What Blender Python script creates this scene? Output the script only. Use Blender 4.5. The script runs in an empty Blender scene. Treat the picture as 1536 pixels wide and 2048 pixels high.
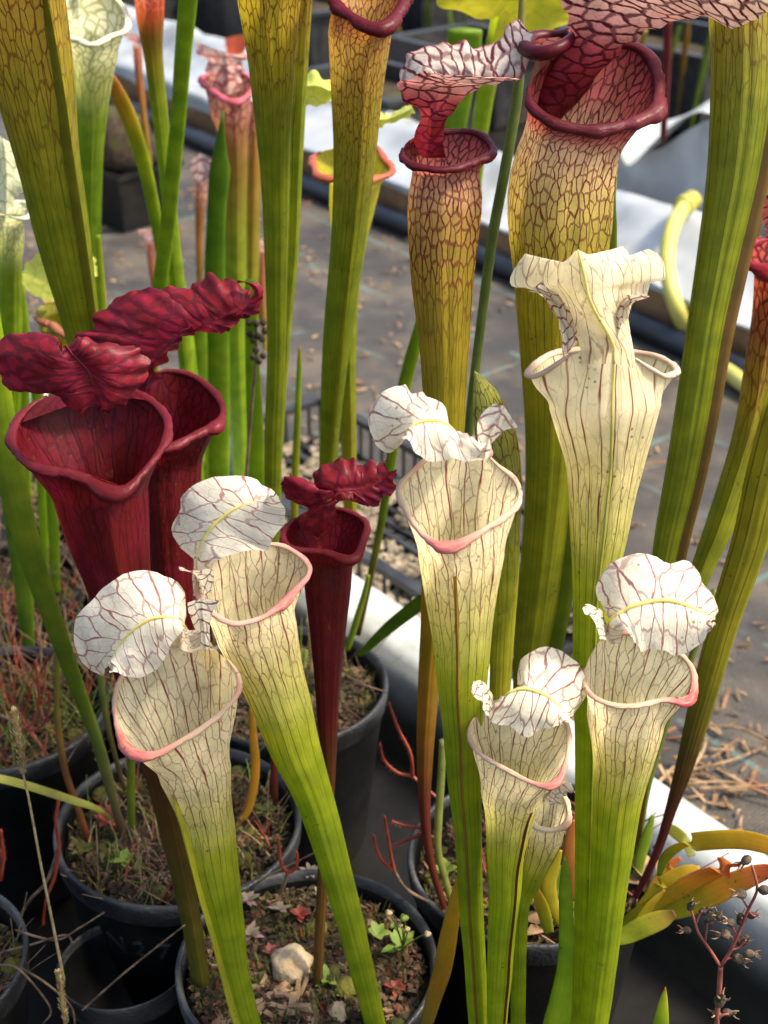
import bpy, math, random
from mathutils import Vector, noise
from math import sin, cos, pi, sqrt, atan2, exp

rnd = random.Random(7)
R = math.radians
sc = bpy.context.scene
col = sc.collection

# ------------------------------------------------------------------ camera
F = 2850.0                       # focal length in pixels of a 1536 x 2048 frame
PITCH = R(29.0)
CAM = Vector((0.0, 0.0, 0.82))
cp, sp = cos(PITCH), sin(PITCH)
cam = bpy.data.cameras.new('camera')
cam_o = bpy.data.objects.new('camera', cam)
col.objects.link(cam_o)
cam_o.location = CAM
cam_o.rotation_euler = (pi/2 - PITCH, 0, 0)
cam.sensor_fit = 'VERTICAL'
cam.sensor_height = 36.0
cam.lens = 36.0*F/2048.0
cam.clip_start = 0.02
cam.clip_end = 300
cam.dof.use_dof = True
cam.dof.focus_distance = 0.70
cam.dof.aperture_fstop = 13.0
sc.camera = cam_o

# ------------------------------------------------------------------ light
SUN_DIR = Vector((0.66, -0.10, 0.90)).normalized()      # towards the sun: behind and right of the plants
w = bpy.data.worlds.new('World')
sc.world = w
w.use_nodes = True
nt = w.node_tree
sky = nt.nodes.new('ShaderNodeTexSky')
sky.sky_type = 'NISHITA'
sky.sun_disc = False
sky.sun_elevation = math.asin(SUN_DIR.z)
sky.sun_rotation = atan2(SUN_DIR.x, SUN_DIR.y)
sky.air_density = 1.0
sky.dust_density = 4.0
sky.ozone_density = 0.3
nt.links.new(sky.outputs[0], nt.nodes['Background'].inputs[0])
nt.nodes['Background'].inputs[1].default_value = 0.15
sun = bpy.data.lights.new('sun', 'SUN')
sun.energy = 2.8
sun.angle = R(9.0)
sun.color = (1.0, 0.90, 0.72)
sun_o = bpy.data.objects.new('sun', sun)
col.objects.link(sun_o)
sun_o.rotation_euler = SUN_DIR.to_track_quat('Z', 'Y').to_euler()
sc.view_settings.view_transform = 'Standard'
sc.view_settings.look = 'None'
sc.view_settings.exposure = 1.24
sc.view_settings.gamma = 1.0
sc.render.engine = 'CYCLES'
sc.cycles.max_bounces = 8
sc.cycles.transmission_bounces = 6
sc.cycles.use_denoising = True

# ------------------------------------------------------------------ pixel -> place helpers
def ray(x, y):
    u = (x-768.0)/F; v = (1024.0-y)/F
    return Vector((u, cp+v*sp, -sp+v*cp))
def at(x, y, Y):
    d = ray(x, y); return CAM + d*(Y/d.y)
def at_z(x, y, z):
    d = ray(x, y); return CAM + d*((z-CAM.z)/d.z)
def at_pl(x, y, P, N):
    d = ray(x, y); return CAM + d*((P-CAM).dot(N)/d.dot(N))
NV = Vector((0.777, 0.630, 0)).normalized()      # across the path, away from the near bed
UV_ = Vector((0.630, -0.777, 0)).normalized()    # along the bed edges
def nu(n, u, z): return NV*n + UV_*u + Vector((0, 0, z))
def at_n(x, y, n): return at_pl(x, y, NV*n, NV)
def depth(P): return (P-CAM).dot(Vector((0, cp, -sp)))

# ------------------------------------------------------------------ materials
def new_mat(name):
    m = bpy.data.materials.new(name); m.use_nodes = True
    return m, m.node_tree.nodes, m.node_tree.links
def nd(ns, t, **kw):
    n = ns.new(t)
    for k, v in kw.items(): setattr(n, k, v)
    return n
def math_n(ns, ln, op, a, b=None, c=None, clamp=False):
    n = ns.new('ShaderNodeMath'); n.operation = op; n.use_clamp = clamp
    for i, v in enumerate((a, b, c)):
        if v is None: continue
        if isinstance(v, (int, float)): n.inputs[i].default_value = v
        else: ln.new(v, n.inputs[i])
    return n.outputs[0]
def smooth_n(ns, ln, v, lo, hi, o0=0.0, o1=1.0):
    n = ns.new('ShaderNodeMapRange'); n.interpolation_type = 'SMOOTHSTEP'
    ln.new(v, n.inputs[0])
    for i, x in ((1, lo), (2, hi), (3, o0), (4, o1)):
        if isinstance(x, (int, float)): n.inputs[i].default_value = x
        else: ln.new(x, n.inputs[i])
    return n.outputs[0]

def tissue(name, rough=0.45, trans=0.35, bump=0.25, tcol=1.25, coat=0.0, spec=0.32, tb=0.8, cross=0.35):
    """Living leaf: pigment, vein network and vein colour come from the mesh attributes Col, Vein, vc, vp."""
    m, ns, ln = new_mat(name)
    b = ns['Principled BSDF']
    a_c = nd(ns, 'ShaderNodeAttribute', attribute_name='Col')
    a_v = nd(ns, 'ShaderNodeAttribute', attribute_name='Vein')
    a_k = nd(ns, 'ShaderNodeAttribute', attribute_name='vc')
    a_p = nd(ns, 'ShaderNodeAttribute', attribute_name='vp')
    sep = nd(ns, 'ShaderNodeSeparateXYZ'); ln.new(a_p.outputs['Vector'], sep.inputs[0])
    net_s, line_s, wid = sep.outputs
    nz = nd(ns, 'ShaderNodeTexNoise'); nz.inputs['Scale'].default_value = 1.25; nz.inputs['Detail'].default_value = 3
    ln.new(a_k.outputs['Vector'], nz.inputs['Vector'])
    off = nd(ns, 'ShaderNodeVectorMath', operation='MULTIPLY_ADD')
    ln.new(nz.outputs['Color'], off.inputs[0]); off.inputs[1].default_value = (0.62, 0.62, 0)
    ln.new(a_k.outputs['Vector'], off.inputs[2])
    v1 = nd(ns, 'ShaderNodeTexVoronoi', feature='DISTANCE_TO_EDGE', voronoi_dimensions='2D')
    v1.inputs['Scale'].default_value = 1.0; v1.inputs['Randomness'].default_value = 0.85; ln.new(off.outputs[0], v1.inputs['Vector'])
    v2 = nd(ns, 'ShaderNodeTexVoronoi', feature='DISTANCE_TO_EDGE', voronoi_dimensions='2D')
    v2.inputs['Scale'].default_value = 2.3; ln.new(off.outputs[0], v2.inputs['Vector'])
    w_hi = math_n(ns, ln, 'MULTIPLY', wid, 1.9)
    # vein thickness wanders
    nz2 = nd(ns, 'ShaderNodeTexNoise'); nz2.inputs['Scale'].default_value = 0.55; nz2.inputs['Detail'].default_value = 1
    ln.new(a_k.outputs['Vector'], nz2.inputs['Vector'])
    wv = math_n(ns, ln, 'MULTIPLY_ADD', nz2.outputs['Fac'], 1.5, 0.25)
    w_hi = math_n(ns, ln, 'MULTIPLY', w_hi, wv)
    w_lo = math_n(ns, ln, 'MULTIPLY', w_hi, 0.30)
    n1 = smooth_n(ns, ln, v1.outputs['Distance'], w_lo, w_hi, 1.0, 0.0)
    n2 = smooth_n(ns, ln, v2.outputs['Distance'], 0.01, 0.08, 0.26, 0.0)
    pos = []
    for ft in ('F1', 'F2'):
        vf = nd(ns, 'ShaderNodeTexVoronoi', feature=ft, voronoi_dimensions='2D')
        vf.inputs['Scale'].default_value = 1.0; vf.inputs['Randomness'].default_value = 0.85
        ln.new(off.outputs[0], vf.inputs['Vector']); pos.append(vf.outputs['Position'])
    dv = nd(ns, 'ShaderNodeVectorMath', operation='SUBTRACT'); ln.new(pos[1], dv.inputs[0]); ln.new(pos[0], dv.inputs[1])
    dn = nd(ns, 'ShaderNodeVectorMath', operation='NORMALIZE'); ln.new(dv.outputs[0], dn.inputs[0])
    ds = nd(ns, 'ShaderNodeSeparateXYZ'); ln.new(dn.outputs[0], ds.inputs[0])
    ori = smooth_n(ns, ln, math_n(ns, ln, 'ABSOLUTE', ds.outputs[0]), 0.30, 0.80, cross, 1.0)
    n1 = math_n(ns, ln, 'MULTIPLY', n1, ori)
    n12 = math_n(ns, ln, 'MULTIPLY', math_n(ns, ln, 'MAXIMUM', n1, n2), net_s)
    sx = nd(ns, 'ShaderNodeSeparateXYZ'); ln.new(a_k.outputs['Vector'], sx.inputs[0])
    nl = nd(ns, 'ShaderNodeTexNoise'); nl.inputs['Scale'].default_value = 0.5; nl.inputs['Detail'].default_value = 2
    ln.new(a_k.outputs['Vector'], nl.inputs['Vector'])
    fx = math_n(ns, ln, 'MULTIPLY_ADD', sx.outputs[0], 0.62, math_n(ns, ln, 'MULTIPLY', nl.outputs['Fac'], 0.7))
    fr = math_n(ns, ln, 'ABSOLUTE', math_n(ns, ln, 'SUBTRACT', math_n(ns, ln, 'FRACT', fx), 0.5))
    li = math_n(ns, ln, 'MULTIPLY', smooth_n(ns, ln, fr, 0.018, 0.085, 1.0, 0.0), line_s)
    nb = nd(ns, 'ShaderNodeTexNoise'); nb.inputs['Scale'].default_value = 0.8; nb.inputs['Detail'].default_value = 1
    mpn = nd(ns, 'ShaderNodeVectorMath', operation='ADD'); ln.new(a_k.outputs['Vector'], mpn.inputs[0]); mpn.inputs[1].default_value = (7.3, 3.1, 0)
    ln.new(mpn.outputs[0], nb.inputs['Vector'])
    li = math_n(ns, ln, 'MULTIPLY', li, smooth_n(ns, ln, nb.outputs['Fac'], 0.3, 0.6, 0.5, 1.0))
    vein = math_n(ns, ln, 'MAXIMUM', n12, li, clamp=True)
    # mottled pigment
    tc = nd(ns, 'ShaderNodeTexCoord')
    nm = nd(ns, 'ShaderNodeTexNoise'); nm.inputs['Scale'].default_value = 70; nm.inputs['Detail'].default_value = 4
    ln.new(tc.outputs['Object'], nm.inputs['Vector'])
    hs = nd(ns, 'ShaderNodeHueSaturation')
    ln.new(a_c.outputs['Color'], hs.inputs['Color'])
    ln.new(smooth_n(ns, ln, nm.outputs['Fac'], 0.25, 0.75, 0.80, 1.16), hs.inputs['Value'])
    ln.new(smooth_n(ns, ln, nm.outputs['Fac'], 0.25, 0.75, 0.51, 0.492), hs.inputs['Hue'])
    mx = nd(ns, 'ShaderNodeMix', data_type='RGBA')
    ln.new(math_n(ns, ln, 'MULTIPLY', vein, a_v.outputs['Alpha']), mx.inputs['Factor'])
    ln.new(hs.outputs[0], mx.inputs[6]); ln.new(a_v.outputs['Color'], mx.inputs[7])
    c_out = mx.outputs[2]
    # small brown freckles and nicks
    nf = nd(ns, 'ShaderNodeTexVoronoi'); nf.inputs['Scale'].default_value = 230
    ln.new(tc.outputs['Object'], nf.inputs['Vector'])
    nfz = nd(ns, 'ShaderNodeTexNoise'); nfz.inputs['Scale'].default_value = 45
    ln.new(tc.outputs['Object'], nfz.inputs['Vector'])
    fm = math_n(ns, ln, 'MULTIPLY', smooth_n(ns, ln, nf.outputs['Distance'], 0.12, 0.24, 0.7, 0.0), smooth_n(ns, ln, nfz.outputs['Fac'], 0.57, 0.66))
    mf = nd(ns, 'ShaderNodeMix', data_type='RGBA'); ln.new(fm, mf.inputs['Factor'])
    ln.new(c_out, mf.inputs[6]); mf.inputs[7].default_value = (0.09, 0.05, 0.02, 1)
    c_out = mf.outputs[2]
    sm = nd(ns, 'ShaderNodeVectorMath', operation='MULTIPLY'); ln.new(a_k.outputs['Vector'], sm.inputs[0]); sm.inputs[1].default_value = (0.55, 0.9, 0)
    nsr = nd(ns, 'ShaderNodeTexNoise'); nsr.inputs['Scale'].default_value = 1.0; nsr.inputs['Detail'].default_value = 5; nsr.inputs['Roughness'].default_value = 0.7
    ln.new(sm.outputs[0], nsr.inputs['Vector'])
    mr = nd(ns, 'ShaderNodeMix', data_type='RGBA'); ln.new(smooth_n(ns, ln, nsr.outputs['Fac'], 0.63, 0.74, 0.0, 0.42), mr.inputs['Factor'])
    ln.new(c_out, mr.inputs[6]); mr.inputs[7].default_value = (0.20, 0.12, 0.03, 1)
    c_out = mr.outputs[2]
    ln.new(c_out, b.inputs['Base Color'])
    b.inputs['Roughness'].default_value = rough
    b.inputs['Specular IOR Level'].default_value = spec
    b.inputs['Coat Weight'].default_value = coat
    b.inputs['Coat Roughness'].default_value = 0.3
    # relief: veins sunken/raised plus fine crinkle
    nc = nd(ns, 'ShaderNodeTexNoise'); nc.inputs['Scale'].default_value = 260; nc.inputs['Detail'].default_value = 3
    ln.new(tc.outputs['Object'], nc.inputs['Vector'])
    h = math_n(ns, ln, 'MULTIPLY_ADD', vein, -0.6, math_n(ns, ln, 'MULTIPLY', nc.outputs['Fac'], 0.7))
    bp = nd(ns, 'ShaderNodeBump'); bp.inputs['Strength'].default_value = bump; bp.inputs['Distance'].default_value = 0.0012
    ln.new(h, bp.inputs['Height']); ln.new(bp.outputs[0], b.inputs['Normal'])
    tr = nd(ns, 'ShaderNodeBsdfTranslucent')
    g = nd(ns, 'ShaderNodeMix', data_type='RGBA', blend_type='MULTIPLY'); g.inputs['Factor'].default_value = 1.0
    ln.new(c_out, g.inputs[6]); g.inputs[7].default_value = (tcol, tcol, tcol*tb, 1)
    ln.new(g.outputs[2], tr.inputs['Color']); ln.new(bp.outputs[0], tr.inputs['Normal'])
    ms = nd(ns, 'ShaderNodeMixShader'); ms.inputs[0].default_value = trans
    ln.new(b.outputs[0], ms.inputs[1]); ln.new(tr.outputs[0], ms.inputs[2])
    ln.new(ms.outputs[0], ns['Material Output'].inputs[0])
    return m

def plain(name, c1, c2, scale=30.0, rough=0.6, bump=0.0, bscale=None, detail=5, lo=0.35, hi=0.65, spec=0.4, trans=0.0, c3=None, s3=4.0):
    m, ns, ln = new_mat(name)
    b = ns['Principled BSDF']
    tc = nd(ns, 'ShaderNodeTexCoord')
    n = nd(ns, 'ShaderNodeTexNoise'); n.inputs['Scale'].default_value = scale; n.inputs['Detail'].default_value = detail
    ln.new(tc.outputs['Object'], n.inputs['Vector'])
    mx = nd(ns, 'ShaderNodeMix', data_type='RGBA')
    ln.new(smooth_n(ns, ln, n.outputs['Fac'], lo, hi), mx.inputs['Factor'])
    mx.inputs[6].default_value = (*c1, 1); mx.inputs[7].default_value = (*c2, 1)
    out = mx.outputs[2]
    if c3:
        n3 = nd(ns, 'ShaderNodeTexNoise'); n3.inputs['Scale'].default_value = s3; n3.inputs['Detail'].default_value = 6
        ln.new(tc.outputs['Object'], n3.inputs['Vector'])
        m3 = nd(ns, 'ShaderNodeMix', data_type='RGBA'); ln.new(smooth_n(ns, ln, n3.outputs['Fac'], 0.5, 0.68), m3.inputs['Factor'])
        ln.new(out, m3.inputs[6]); m3.inputs[7].default_value = (*c3, 1); out = m3.outputs[2]
    ln.new(out, b.inputs['Base Color'])
    b.inputs['Roughness'].default_value = rough
    b.inputs['Specular IOR Level'].default_value = spec
    if bump:
        n2 = nd(ns, 'ShaderNodeTexNoise'); n2.inputs['Scale'].default_value = bscale or scale*4; n2.inputs['Detail'].default_value = 4
        ln.new(tc.outputs['Object'], n2.inputs['Vector'])
        bp = nd(ns, 'ShaderNodeBump'); bp.inputs['Strength'].default_value = bump; bp.inputs['Distance'].default_value = 0.004
        ln.new(n2.outputs['Fac'], bp.inputs['Height']); ln.new(bp.outputs[0], b.inputs['Normal'])
    if trans:
        tr = nd(ns, 'ShaderNodeBsdfTranslucent'); ln.new(out, tr.inputs['Color'])
        ms = nd(ns, 'ShaderNodeMixShader'); ms.inputs[0].default_value = trans
        ln.new(b.outputs[0], ms.inputs[1]); ln.new(tr.outputs[0], ms.inputs[2])
        ln.new(ms.outputs[0], ns['Material Output'].inputs[0])
    return m

def membrane_mat():
    m, ns, ln = new_mat('woven_weed_membrane')
    b = ns['Principled BSDF']
    tc = nd(ns, 'ShaderNodeTexCoord')
    mp = nd(ns, 'ShaderNodeMapping'); mp.vector_type = 'POINT'
    mp.inputs['Rotation'].default_value = (0, 0, -atan2(UV_.y, UV_.x))
    ln.new(tc.outputs['Object'], mp.inputs['Vector'])
    s = nd(ns, 'ShaderNodeSeparateXYZ'); ln.new(mp.outputs[0], s.inputs[0])
    nw = nd(ns, 'ShaderNodeTexNoise'); nw.inputs['Scale'].default_value = 3.0
    ln.new(tc.outputs['Object'], nw.inputs['Vector'])
    lines = None
    for i, (per, o) in enumerate(((0.30, 0.05), (0.165, 0.06))):
        f = math_n(ns, ln, 'MULTIPLY_ADD', s.outputs[i], 1/per, o)
        f = math_n(ns, ln, 'MULTIPLY_ADD', nw.outputs['Fac'], 0.05, f)
        d = math_n(ns, ln, 'ABSOLUTE', math_n(ns, ln, 'SUBTRACT', math_n(ns, ln, 'FRACT', f), 0.5))
        l = smooth_n(ns, ln, d, 0.0025/per, 0.0045/per, 1.0, 0.0)
        lines = l if lines is None else math_n(ns, ln, 'MAXIMUM', lines, l)
    br = nd(ns, 'ShaderNodeTexNoise'); br.inputs['Scale'].default_value = 14; br.inputs['Detail'].default_value = 3
    ln.new(tc.outputs['Object'], br.inputs['Vector'])
    lines = math_n(ns, ln, 'MULTIPLY', lines, smooth_n(ns, ln, br.outputs['Fac'], 0.40, 0.62, 0.0, 0.75))
    n1 = nd(ns, 'ShaderNodeTexNoise'); n1.inputs['Scale'].default_value = 7; n1.inputs['Detail'].default_value = 8; n1.inputs['Roughness'].default_value = 0.65
    ln.new(tc.outputs['Object'], n1.inputs['Vector'])
    n2 = nd(ns, 'ShaderNodeTexNoise'); n2.inputs['Scale'].default_value = 420; n2.inputs['Detail'].default_value = 2
    ln.new(tc.outputs['Object'], n2.inputs['Vector'])
    m1 = nd(ns, 'ShaderNodeMix', data_type='RGBA'); ln.new(smooth_n(ns, ln, n1.outputs['Fac'], 0.38, 0.70), m1.inputs['Factor'])
    m1.inputs[6].default_value = (0.036, 0.033, 0.030, 1); m1.inputs[7].default_value = (0.110, 0.089, 0.066, 1)
    m2 = nd(ns, 'ShaderNodeMix', data_type='RGBA'); ln.new(lines, m2.inputs['Factor'])
    ln.new(m1.outputs[2], m2.inputs[6]); m2.inputs[7].default_value = (0.085, 0.165, 0.155, 1)
    hv = nd(ns, 'ShaderNodeHueSaturation'); ln.new(m2.outputs[2], hv.inputs['Color'])
    ln.new(smooth_n(ns, ln, n2.outputs['Fac'], 0.3, 0.7, 0.7, 1.3), hv.inputs['Value'])
    ln.new(hv.outputs[0], b.inputs['Base Color'])
    b.inputs['Roughness'].default_value = 0.62
    b.inputs['Specular IOR Level'].default_value = 0.35
    wx = nd(ns, 'ShaderNodeTexWave', bands_direction='X'); wx.inputs['Scale'].default_value = 95
    wy = nd(ns, 'ShaderNodeTexWave', bands_direction='Y'); wy.inputs['Scale'].default_value = 95
    ln.new(mp.outputs[0], wx.inputs['Vector']); ln.new(mp.outputs[0], wy.inputs['Vector'])
    hgt = math_n(ns, ln, 'ADD', math_n(ns, ln, 'MULTIPLY', wx.outputs['Fac'], wy.outputs['Fac']), math_n(ns, ln, 'MULTIPLY', n2.outputs['Fac'], 1.2))
    nwk = nd(ns, 'ShaderNodeTexNoise'); nwk.inputs['Scale'].default_value = 9; nwk.inputs['Detail'].default_value = 5
    ln.new(tc.outputs['Object'], nwk.inputs['Vector'])
    hgt = math_n(ns, ln, 'MULTIPLY_ADD', nwk.outputs['Fac'], 9.0, hgt)
    bp = nd(ns, 'ShaderNodeBump'); bp.inputs['Strength'].default_value = 0.5; bp.inputs['Distance'].default_value = 0.002
    ln.new(hgt, bp.inputs['Height']); ln.new(bp.outputs[0], b.inputs['Normal'])
    return m

M_TIS = tissue('pitcher_tissue', trans=0.42, tcol=1.5, cross=0.72)
M_WHITE = tissue('white_pitcher_tissue', rough=0.5, trans=0.52, bump=0.22, tcol=1.4, tb=0.95, cross=0.5)
M_HOOD = tissue('hood_tissue', rough=0.5, trans=0.38, bump=0.35, tb=1.0, cross=0.62)
M_HOODR = tissue('red_veined_hood_tissue', rough=0.5, trans=0.55, bump=0.35, tcol=1.7, tb=0.9, cross=0.8, spec=0.2)
M_LIP = tissue('lip_tissue', rough=0.40, trans=0.10, bump=0.3, spec=0.16)
M_RED = tissue('red_tissue', rough=0.44, trans=0.32, bump=0.3, tcol=1.6, spec=0.22, cross=0.6)
M_BLADE = tissue('blade_tissue', rough=0.42, trans=0.42, bump=0.15, tcol=1.4)
M_POT = plain('black_plastic', (0.004, 0.0042, 0.0045), (0.008, 0.0083, 0.0088), 40, 0.5, 0.12, 300, c3=(0.013, 0.012, 0.010), s3=16, spec=0.22)
M_RIM = plain('worn_pot_rim', (0.008, 0.0085, 0.009), (0.030, 0.031, 0.032), 26, 0.36, 0.3, 300, spec=0.42, c3=(0.075, 0.073, 0.068), s3=18)
M_TRAY = plain('tray_plastic', (0.012, 0.012, 0.013), (0.03, 0.03, 0.03), 40, 0.45, 0.1, 200, spec=0.45)
M_SOIL = plain('peat_soil', (0.012, 0.008, 0.004), (0.055, 0.032, 0.016), 130, 0.9, 1.0, 260, c3=(0.055, 0.062, 0.012), s3=28)
M_MOSS = plain('moss', (0.045, 0.05, 0.008), (0.15, 0.14, 0.02), 60, 0.9, 0.6, 400, trans=0.2)
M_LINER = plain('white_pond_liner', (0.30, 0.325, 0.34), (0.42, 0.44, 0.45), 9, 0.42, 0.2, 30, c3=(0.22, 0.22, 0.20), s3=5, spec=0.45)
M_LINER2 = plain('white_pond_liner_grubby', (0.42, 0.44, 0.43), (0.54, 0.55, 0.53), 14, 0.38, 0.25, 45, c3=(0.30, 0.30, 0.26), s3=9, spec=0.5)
def grime_shade_liner():
    m = plain('white_pond_liner_grime_shade', (0.40, 0.43, 0.42), (0.54, 0.56, 0.53), 14, 0.4, 0.25, 45, c3=(0.30, 0.30, 0.25), s3=9, spec=0.4)
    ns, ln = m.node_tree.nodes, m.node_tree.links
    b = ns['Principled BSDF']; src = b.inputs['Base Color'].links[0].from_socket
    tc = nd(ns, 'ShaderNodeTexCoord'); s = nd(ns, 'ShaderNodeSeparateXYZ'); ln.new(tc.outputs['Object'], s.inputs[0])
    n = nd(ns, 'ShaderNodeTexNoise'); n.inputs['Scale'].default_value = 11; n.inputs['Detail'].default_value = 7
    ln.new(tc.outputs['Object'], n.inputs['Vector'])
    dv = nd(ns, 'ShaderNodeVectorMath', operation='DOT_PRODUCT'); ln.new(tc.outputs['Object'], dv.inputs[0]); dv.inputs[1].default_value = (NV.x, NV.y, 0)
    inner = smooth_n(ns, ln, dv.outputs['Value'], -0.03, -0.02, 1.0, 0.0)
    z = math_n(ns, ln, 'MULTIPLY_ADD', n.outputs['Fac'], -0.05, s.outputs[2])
    g = math_n(ns, ln, 'MULTIPLY', smooth_n(ns, ln, z, 0.010, 0.085, 0.98, 0.0), inner)  # algae stain and shade painted together on the inner wall, fading upwards
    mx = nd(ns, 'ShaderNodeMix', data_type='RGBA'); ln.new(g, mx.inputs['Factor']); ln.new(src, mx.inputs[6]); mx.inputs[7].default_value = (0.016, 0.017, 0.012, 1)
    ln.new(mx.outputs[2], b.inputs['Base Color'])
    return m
M_WOOD = plain('weathered_board', (0.17, 0.085, 0.032), (0.27, 0.15, 0.065), 18, 0.75, 0.4, 90)
M_PIPE = plain('dark_pipe', (0.012, 0.014, 0.02), (0.022, 0.026, 0.035), 20, 0.4)
M_HOSE = plain('yellow_hose', (0.46, 0.43, 0.09), (0.54, 0.50, 0.13), 30, 0.45, spec=0.4, trans=0.1)
M_BRASS = plain('hose_fitting', (0.45, 0.42, 0.06), (0.30, 0.26, 0.05), 80, 0.4)
M_STRAW = plain('dry_litter', (0.13, 0.075, 0.035), (0.36, 0.24, 0.13), 60, 0.85, c3=(0.22, 0.09, 0.04), s3=25)
M_CHIPS = plain('pot_litter', (0.025, 0.014, 0.007), (0.17, 0.105, 0.055), 40, 0.9, c3=(0.11, 0.05, 0.024), s3=60)
M_STONE = plain('pale_stone', (0.36, 0.26, 0.14), (0.52, 0.41, 0.26), 60, 0.9, 0.6, 150)
M_GRIT = plain('tan_grit', (0.15, 0.12, 0.08), (0.32, 0.26, 0.18), 90, 0.9, 0.6, 300, c3=(0.09, 0.075, 0.05), s3=30)
M_DEW = plain('sundew_red', (0.24, 0.035, 0.022), (0.36, 0.075, 0.035), 70, 0.5, trans=0.25)
M_SEED = plain('dry_capsule', (0.022, 0.015, 0.010), (0.09, 0.06, 0.033), 240, 0.7, 0.4, 500)
M_GRASSH = plain('dry_grass_head', (0.30, 0.22, 0.09), (0.50, 0.40, 0.20), 200, 0.85, trans=0.2)
M_TWIG = plain('dead_stem', (0.07, 0.04, 0.022), (0.20, 0.13, 0.075), 90, 0.8, 0.3, 300)
M_REDSTEM = plain('red_stem', (0.20, 0.045, 0.04), (0.30, 0.09, 0.06), 70, 0.5)
M_FLOOR = plain('wet_black_liner', (0.003, 0.003, 0.003), (0.010, 0.009, 0.007), 14, 0.5, 0.3, 40, spec=0.2)
M_WEED = plain('small_weed_leaf', (0.14, 0.22, 0.03), (0.26, 0.34, 0.06), 120, 0.55, trans=0.35)
M_PALEW = plain('pale_rosette_leaf', (0.22, 0.22, 0.13), (0.40, 0.23, 0.20), 120, 0.55, trans=0.3)

# ------------------------------------------------------------------ object helpers
def thing(name, label, cat, loc, group=None):
    o = bpy.data.objects.new(name, None); col.objects.link(o)
    o.location = loc; o.empty_display_size = 0.02
    o['label'] = label; o['category'] = cat
    if group: o['group'] = group
    return o
def root_loc(o):
    v = Vector((0, 0, 0))
    while o is not None:
        v += o.location; o = o.parent
    return v
def mk(name, verts, faces, mat, parent=None, attrs=None, smooth=True, kind=None, label=None, cat=None, group=None, origin=None):
    o0 = root_loc(parent) if parent else Vector(origin or (0, 0, 0))
    me = bpy.data.meshes.new(name)
    me.from_pydata([tuple(v-o0) for v in verts], [], faces)
    if smooth: me.polygons.foreach_set('use_smooth', [True]*len(me.polygons))
    if attrs:
        for an, (ty, data) in attrs.items():
            a = me.attributes.new(an, ty, 'POINT')
            flat = [c for d in data for c in d]
            a.data.foreach_set('color' if ty == 'FLOAT_COLOR' else 'vector', flat)
    me.materials.append(mat)
    o = bpy.data.objects.new(name, me); col.objects.link(o)
    if parent: o.parent = parent
    else: o.location = o0
    if kind: o['kind'] = kind
    if label: o['label'] = label
    if cat: o['category'] = cat
    if group: o['group'] = group
    return o
def grid_faces(nr, nc, off=0, wrap=False):
    f = []
    for i in range(nr-1):
        for j in range(nc-1):
            a = off+i*nc+j
            f.append((a, a+1, a+nc+1, a+nc))
        if wrap:
            a = off+i*nc+nc-1
            f.append((a, off+i*nc, off+(i+1)*nc, a+nc))
    return f
def lerp(a, b, t): return a+(b-a)*t
def lerp3(a, b, t): return tuple(x+(y-x)*t for x, y in zip(a, b))
def cr(p0, p1, p2, p3, t):
    return 0.5*((2*p1)+(p2-p0)*t+(2*p0-5*p1+4*p2-p3)*t*t+(3*p1-p0-3*p2+p3)*t*t*t)
def resample(pts, n, closed=False):
    """Catmull-Rom through tuples/Vectors, n samples even in index."""
    m = len(pts); out = []
    V = [Vector(p) if not isinstance(p, (int, float)) else p for p in pts]
    segs = m if closed else m-1
    for k in range(n):
        s = k*segs/(n if closed else (n-1))
        i = min(int(s), segs-1); t = s-i
        if closed: q = [V[(i+d) % m] for d in (-1, 0, 1, 2)]
        else: q = [V[max(0, min(m-1, i+d))] for d in (-1, 0, 1, 2)]
        out.append(cr(*q, t))
    return out
def stops(st, x):
    """st: list of (x, tuple...)"""
    if x <= st[0][0]: return st[0][1]
    for (x0, a), (x1, b) in zip(st, st[1:]):
        if x <= x1:
            t = (x-x0)/max(1e-9, x1-x0); return lerp3(a, b, t)
    return st[-1][1]
def ss(x): x = max(0, min(1, x)); return x*x*(3-2*x)

def attr_pack(C, V, K, P):
    return {'Col': ('FLOAT_COLOR', C), 'Vein': ('FLOAT_COLOR', V), 'vc': ('FLOAT_VECTOR', K), 'vp': ('FLOAT_VECTOR', P)}

def centre3(cl, Yt, Yb, n, base_ext=0):
    """(x, y, w) pixels, top first -> evenly spaced 3-D points and radii"""
    y0, y1 = cl[0][1], cl[-1][1]
    key = []
    for k, (x, y, w_) in enumerate(cl):
        f = (y-y0)/(y1-y0) if y1-y0 > 60 else k/(len(cl)-1)
        Y = lerp(Yt, Yb, f)
        P = at(x, y, Y)
        a = cl[max(0, k-1)]; b = cl[min(len(cl)-1, k+1)]
        dx, dy = b[0]-a[0], b[1]-a[1]
        c = abs(dy)/max(1e-6, sqrt(dx*dx+dy*dy))
        c = c if abs(dy) >= abs(dx) else 1.0     # sideways leaves give true thickness
        key.append((P.x, P.y, P.z, w_*0.5*depth(P)/F*c, y))
    dense = resample_t(key, 12*len(key))
    L = [0.0]
    for a, b in zip(dense, dense[1:]): L.append(L[-1]+sqrt(sum((a[i]-b[i])**2 for i in range(3))))
    out = []
    j = 0
    for k in range(n):
        s = L[-1]*k/(n-1)
        while j < len(L)-2 and L[j+1] < s: j += 1
        t = (s-L[j])/max(1e-9, L[j+1]-L[j])
        out.append(tuple(lerp(dense[j][i], dense[j+1][i], t) for i in range(5)))
    return [Vector(o[:3]) for o in out], [o[3] for o in out], [o[4] for o in out], L[-1]
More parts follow.
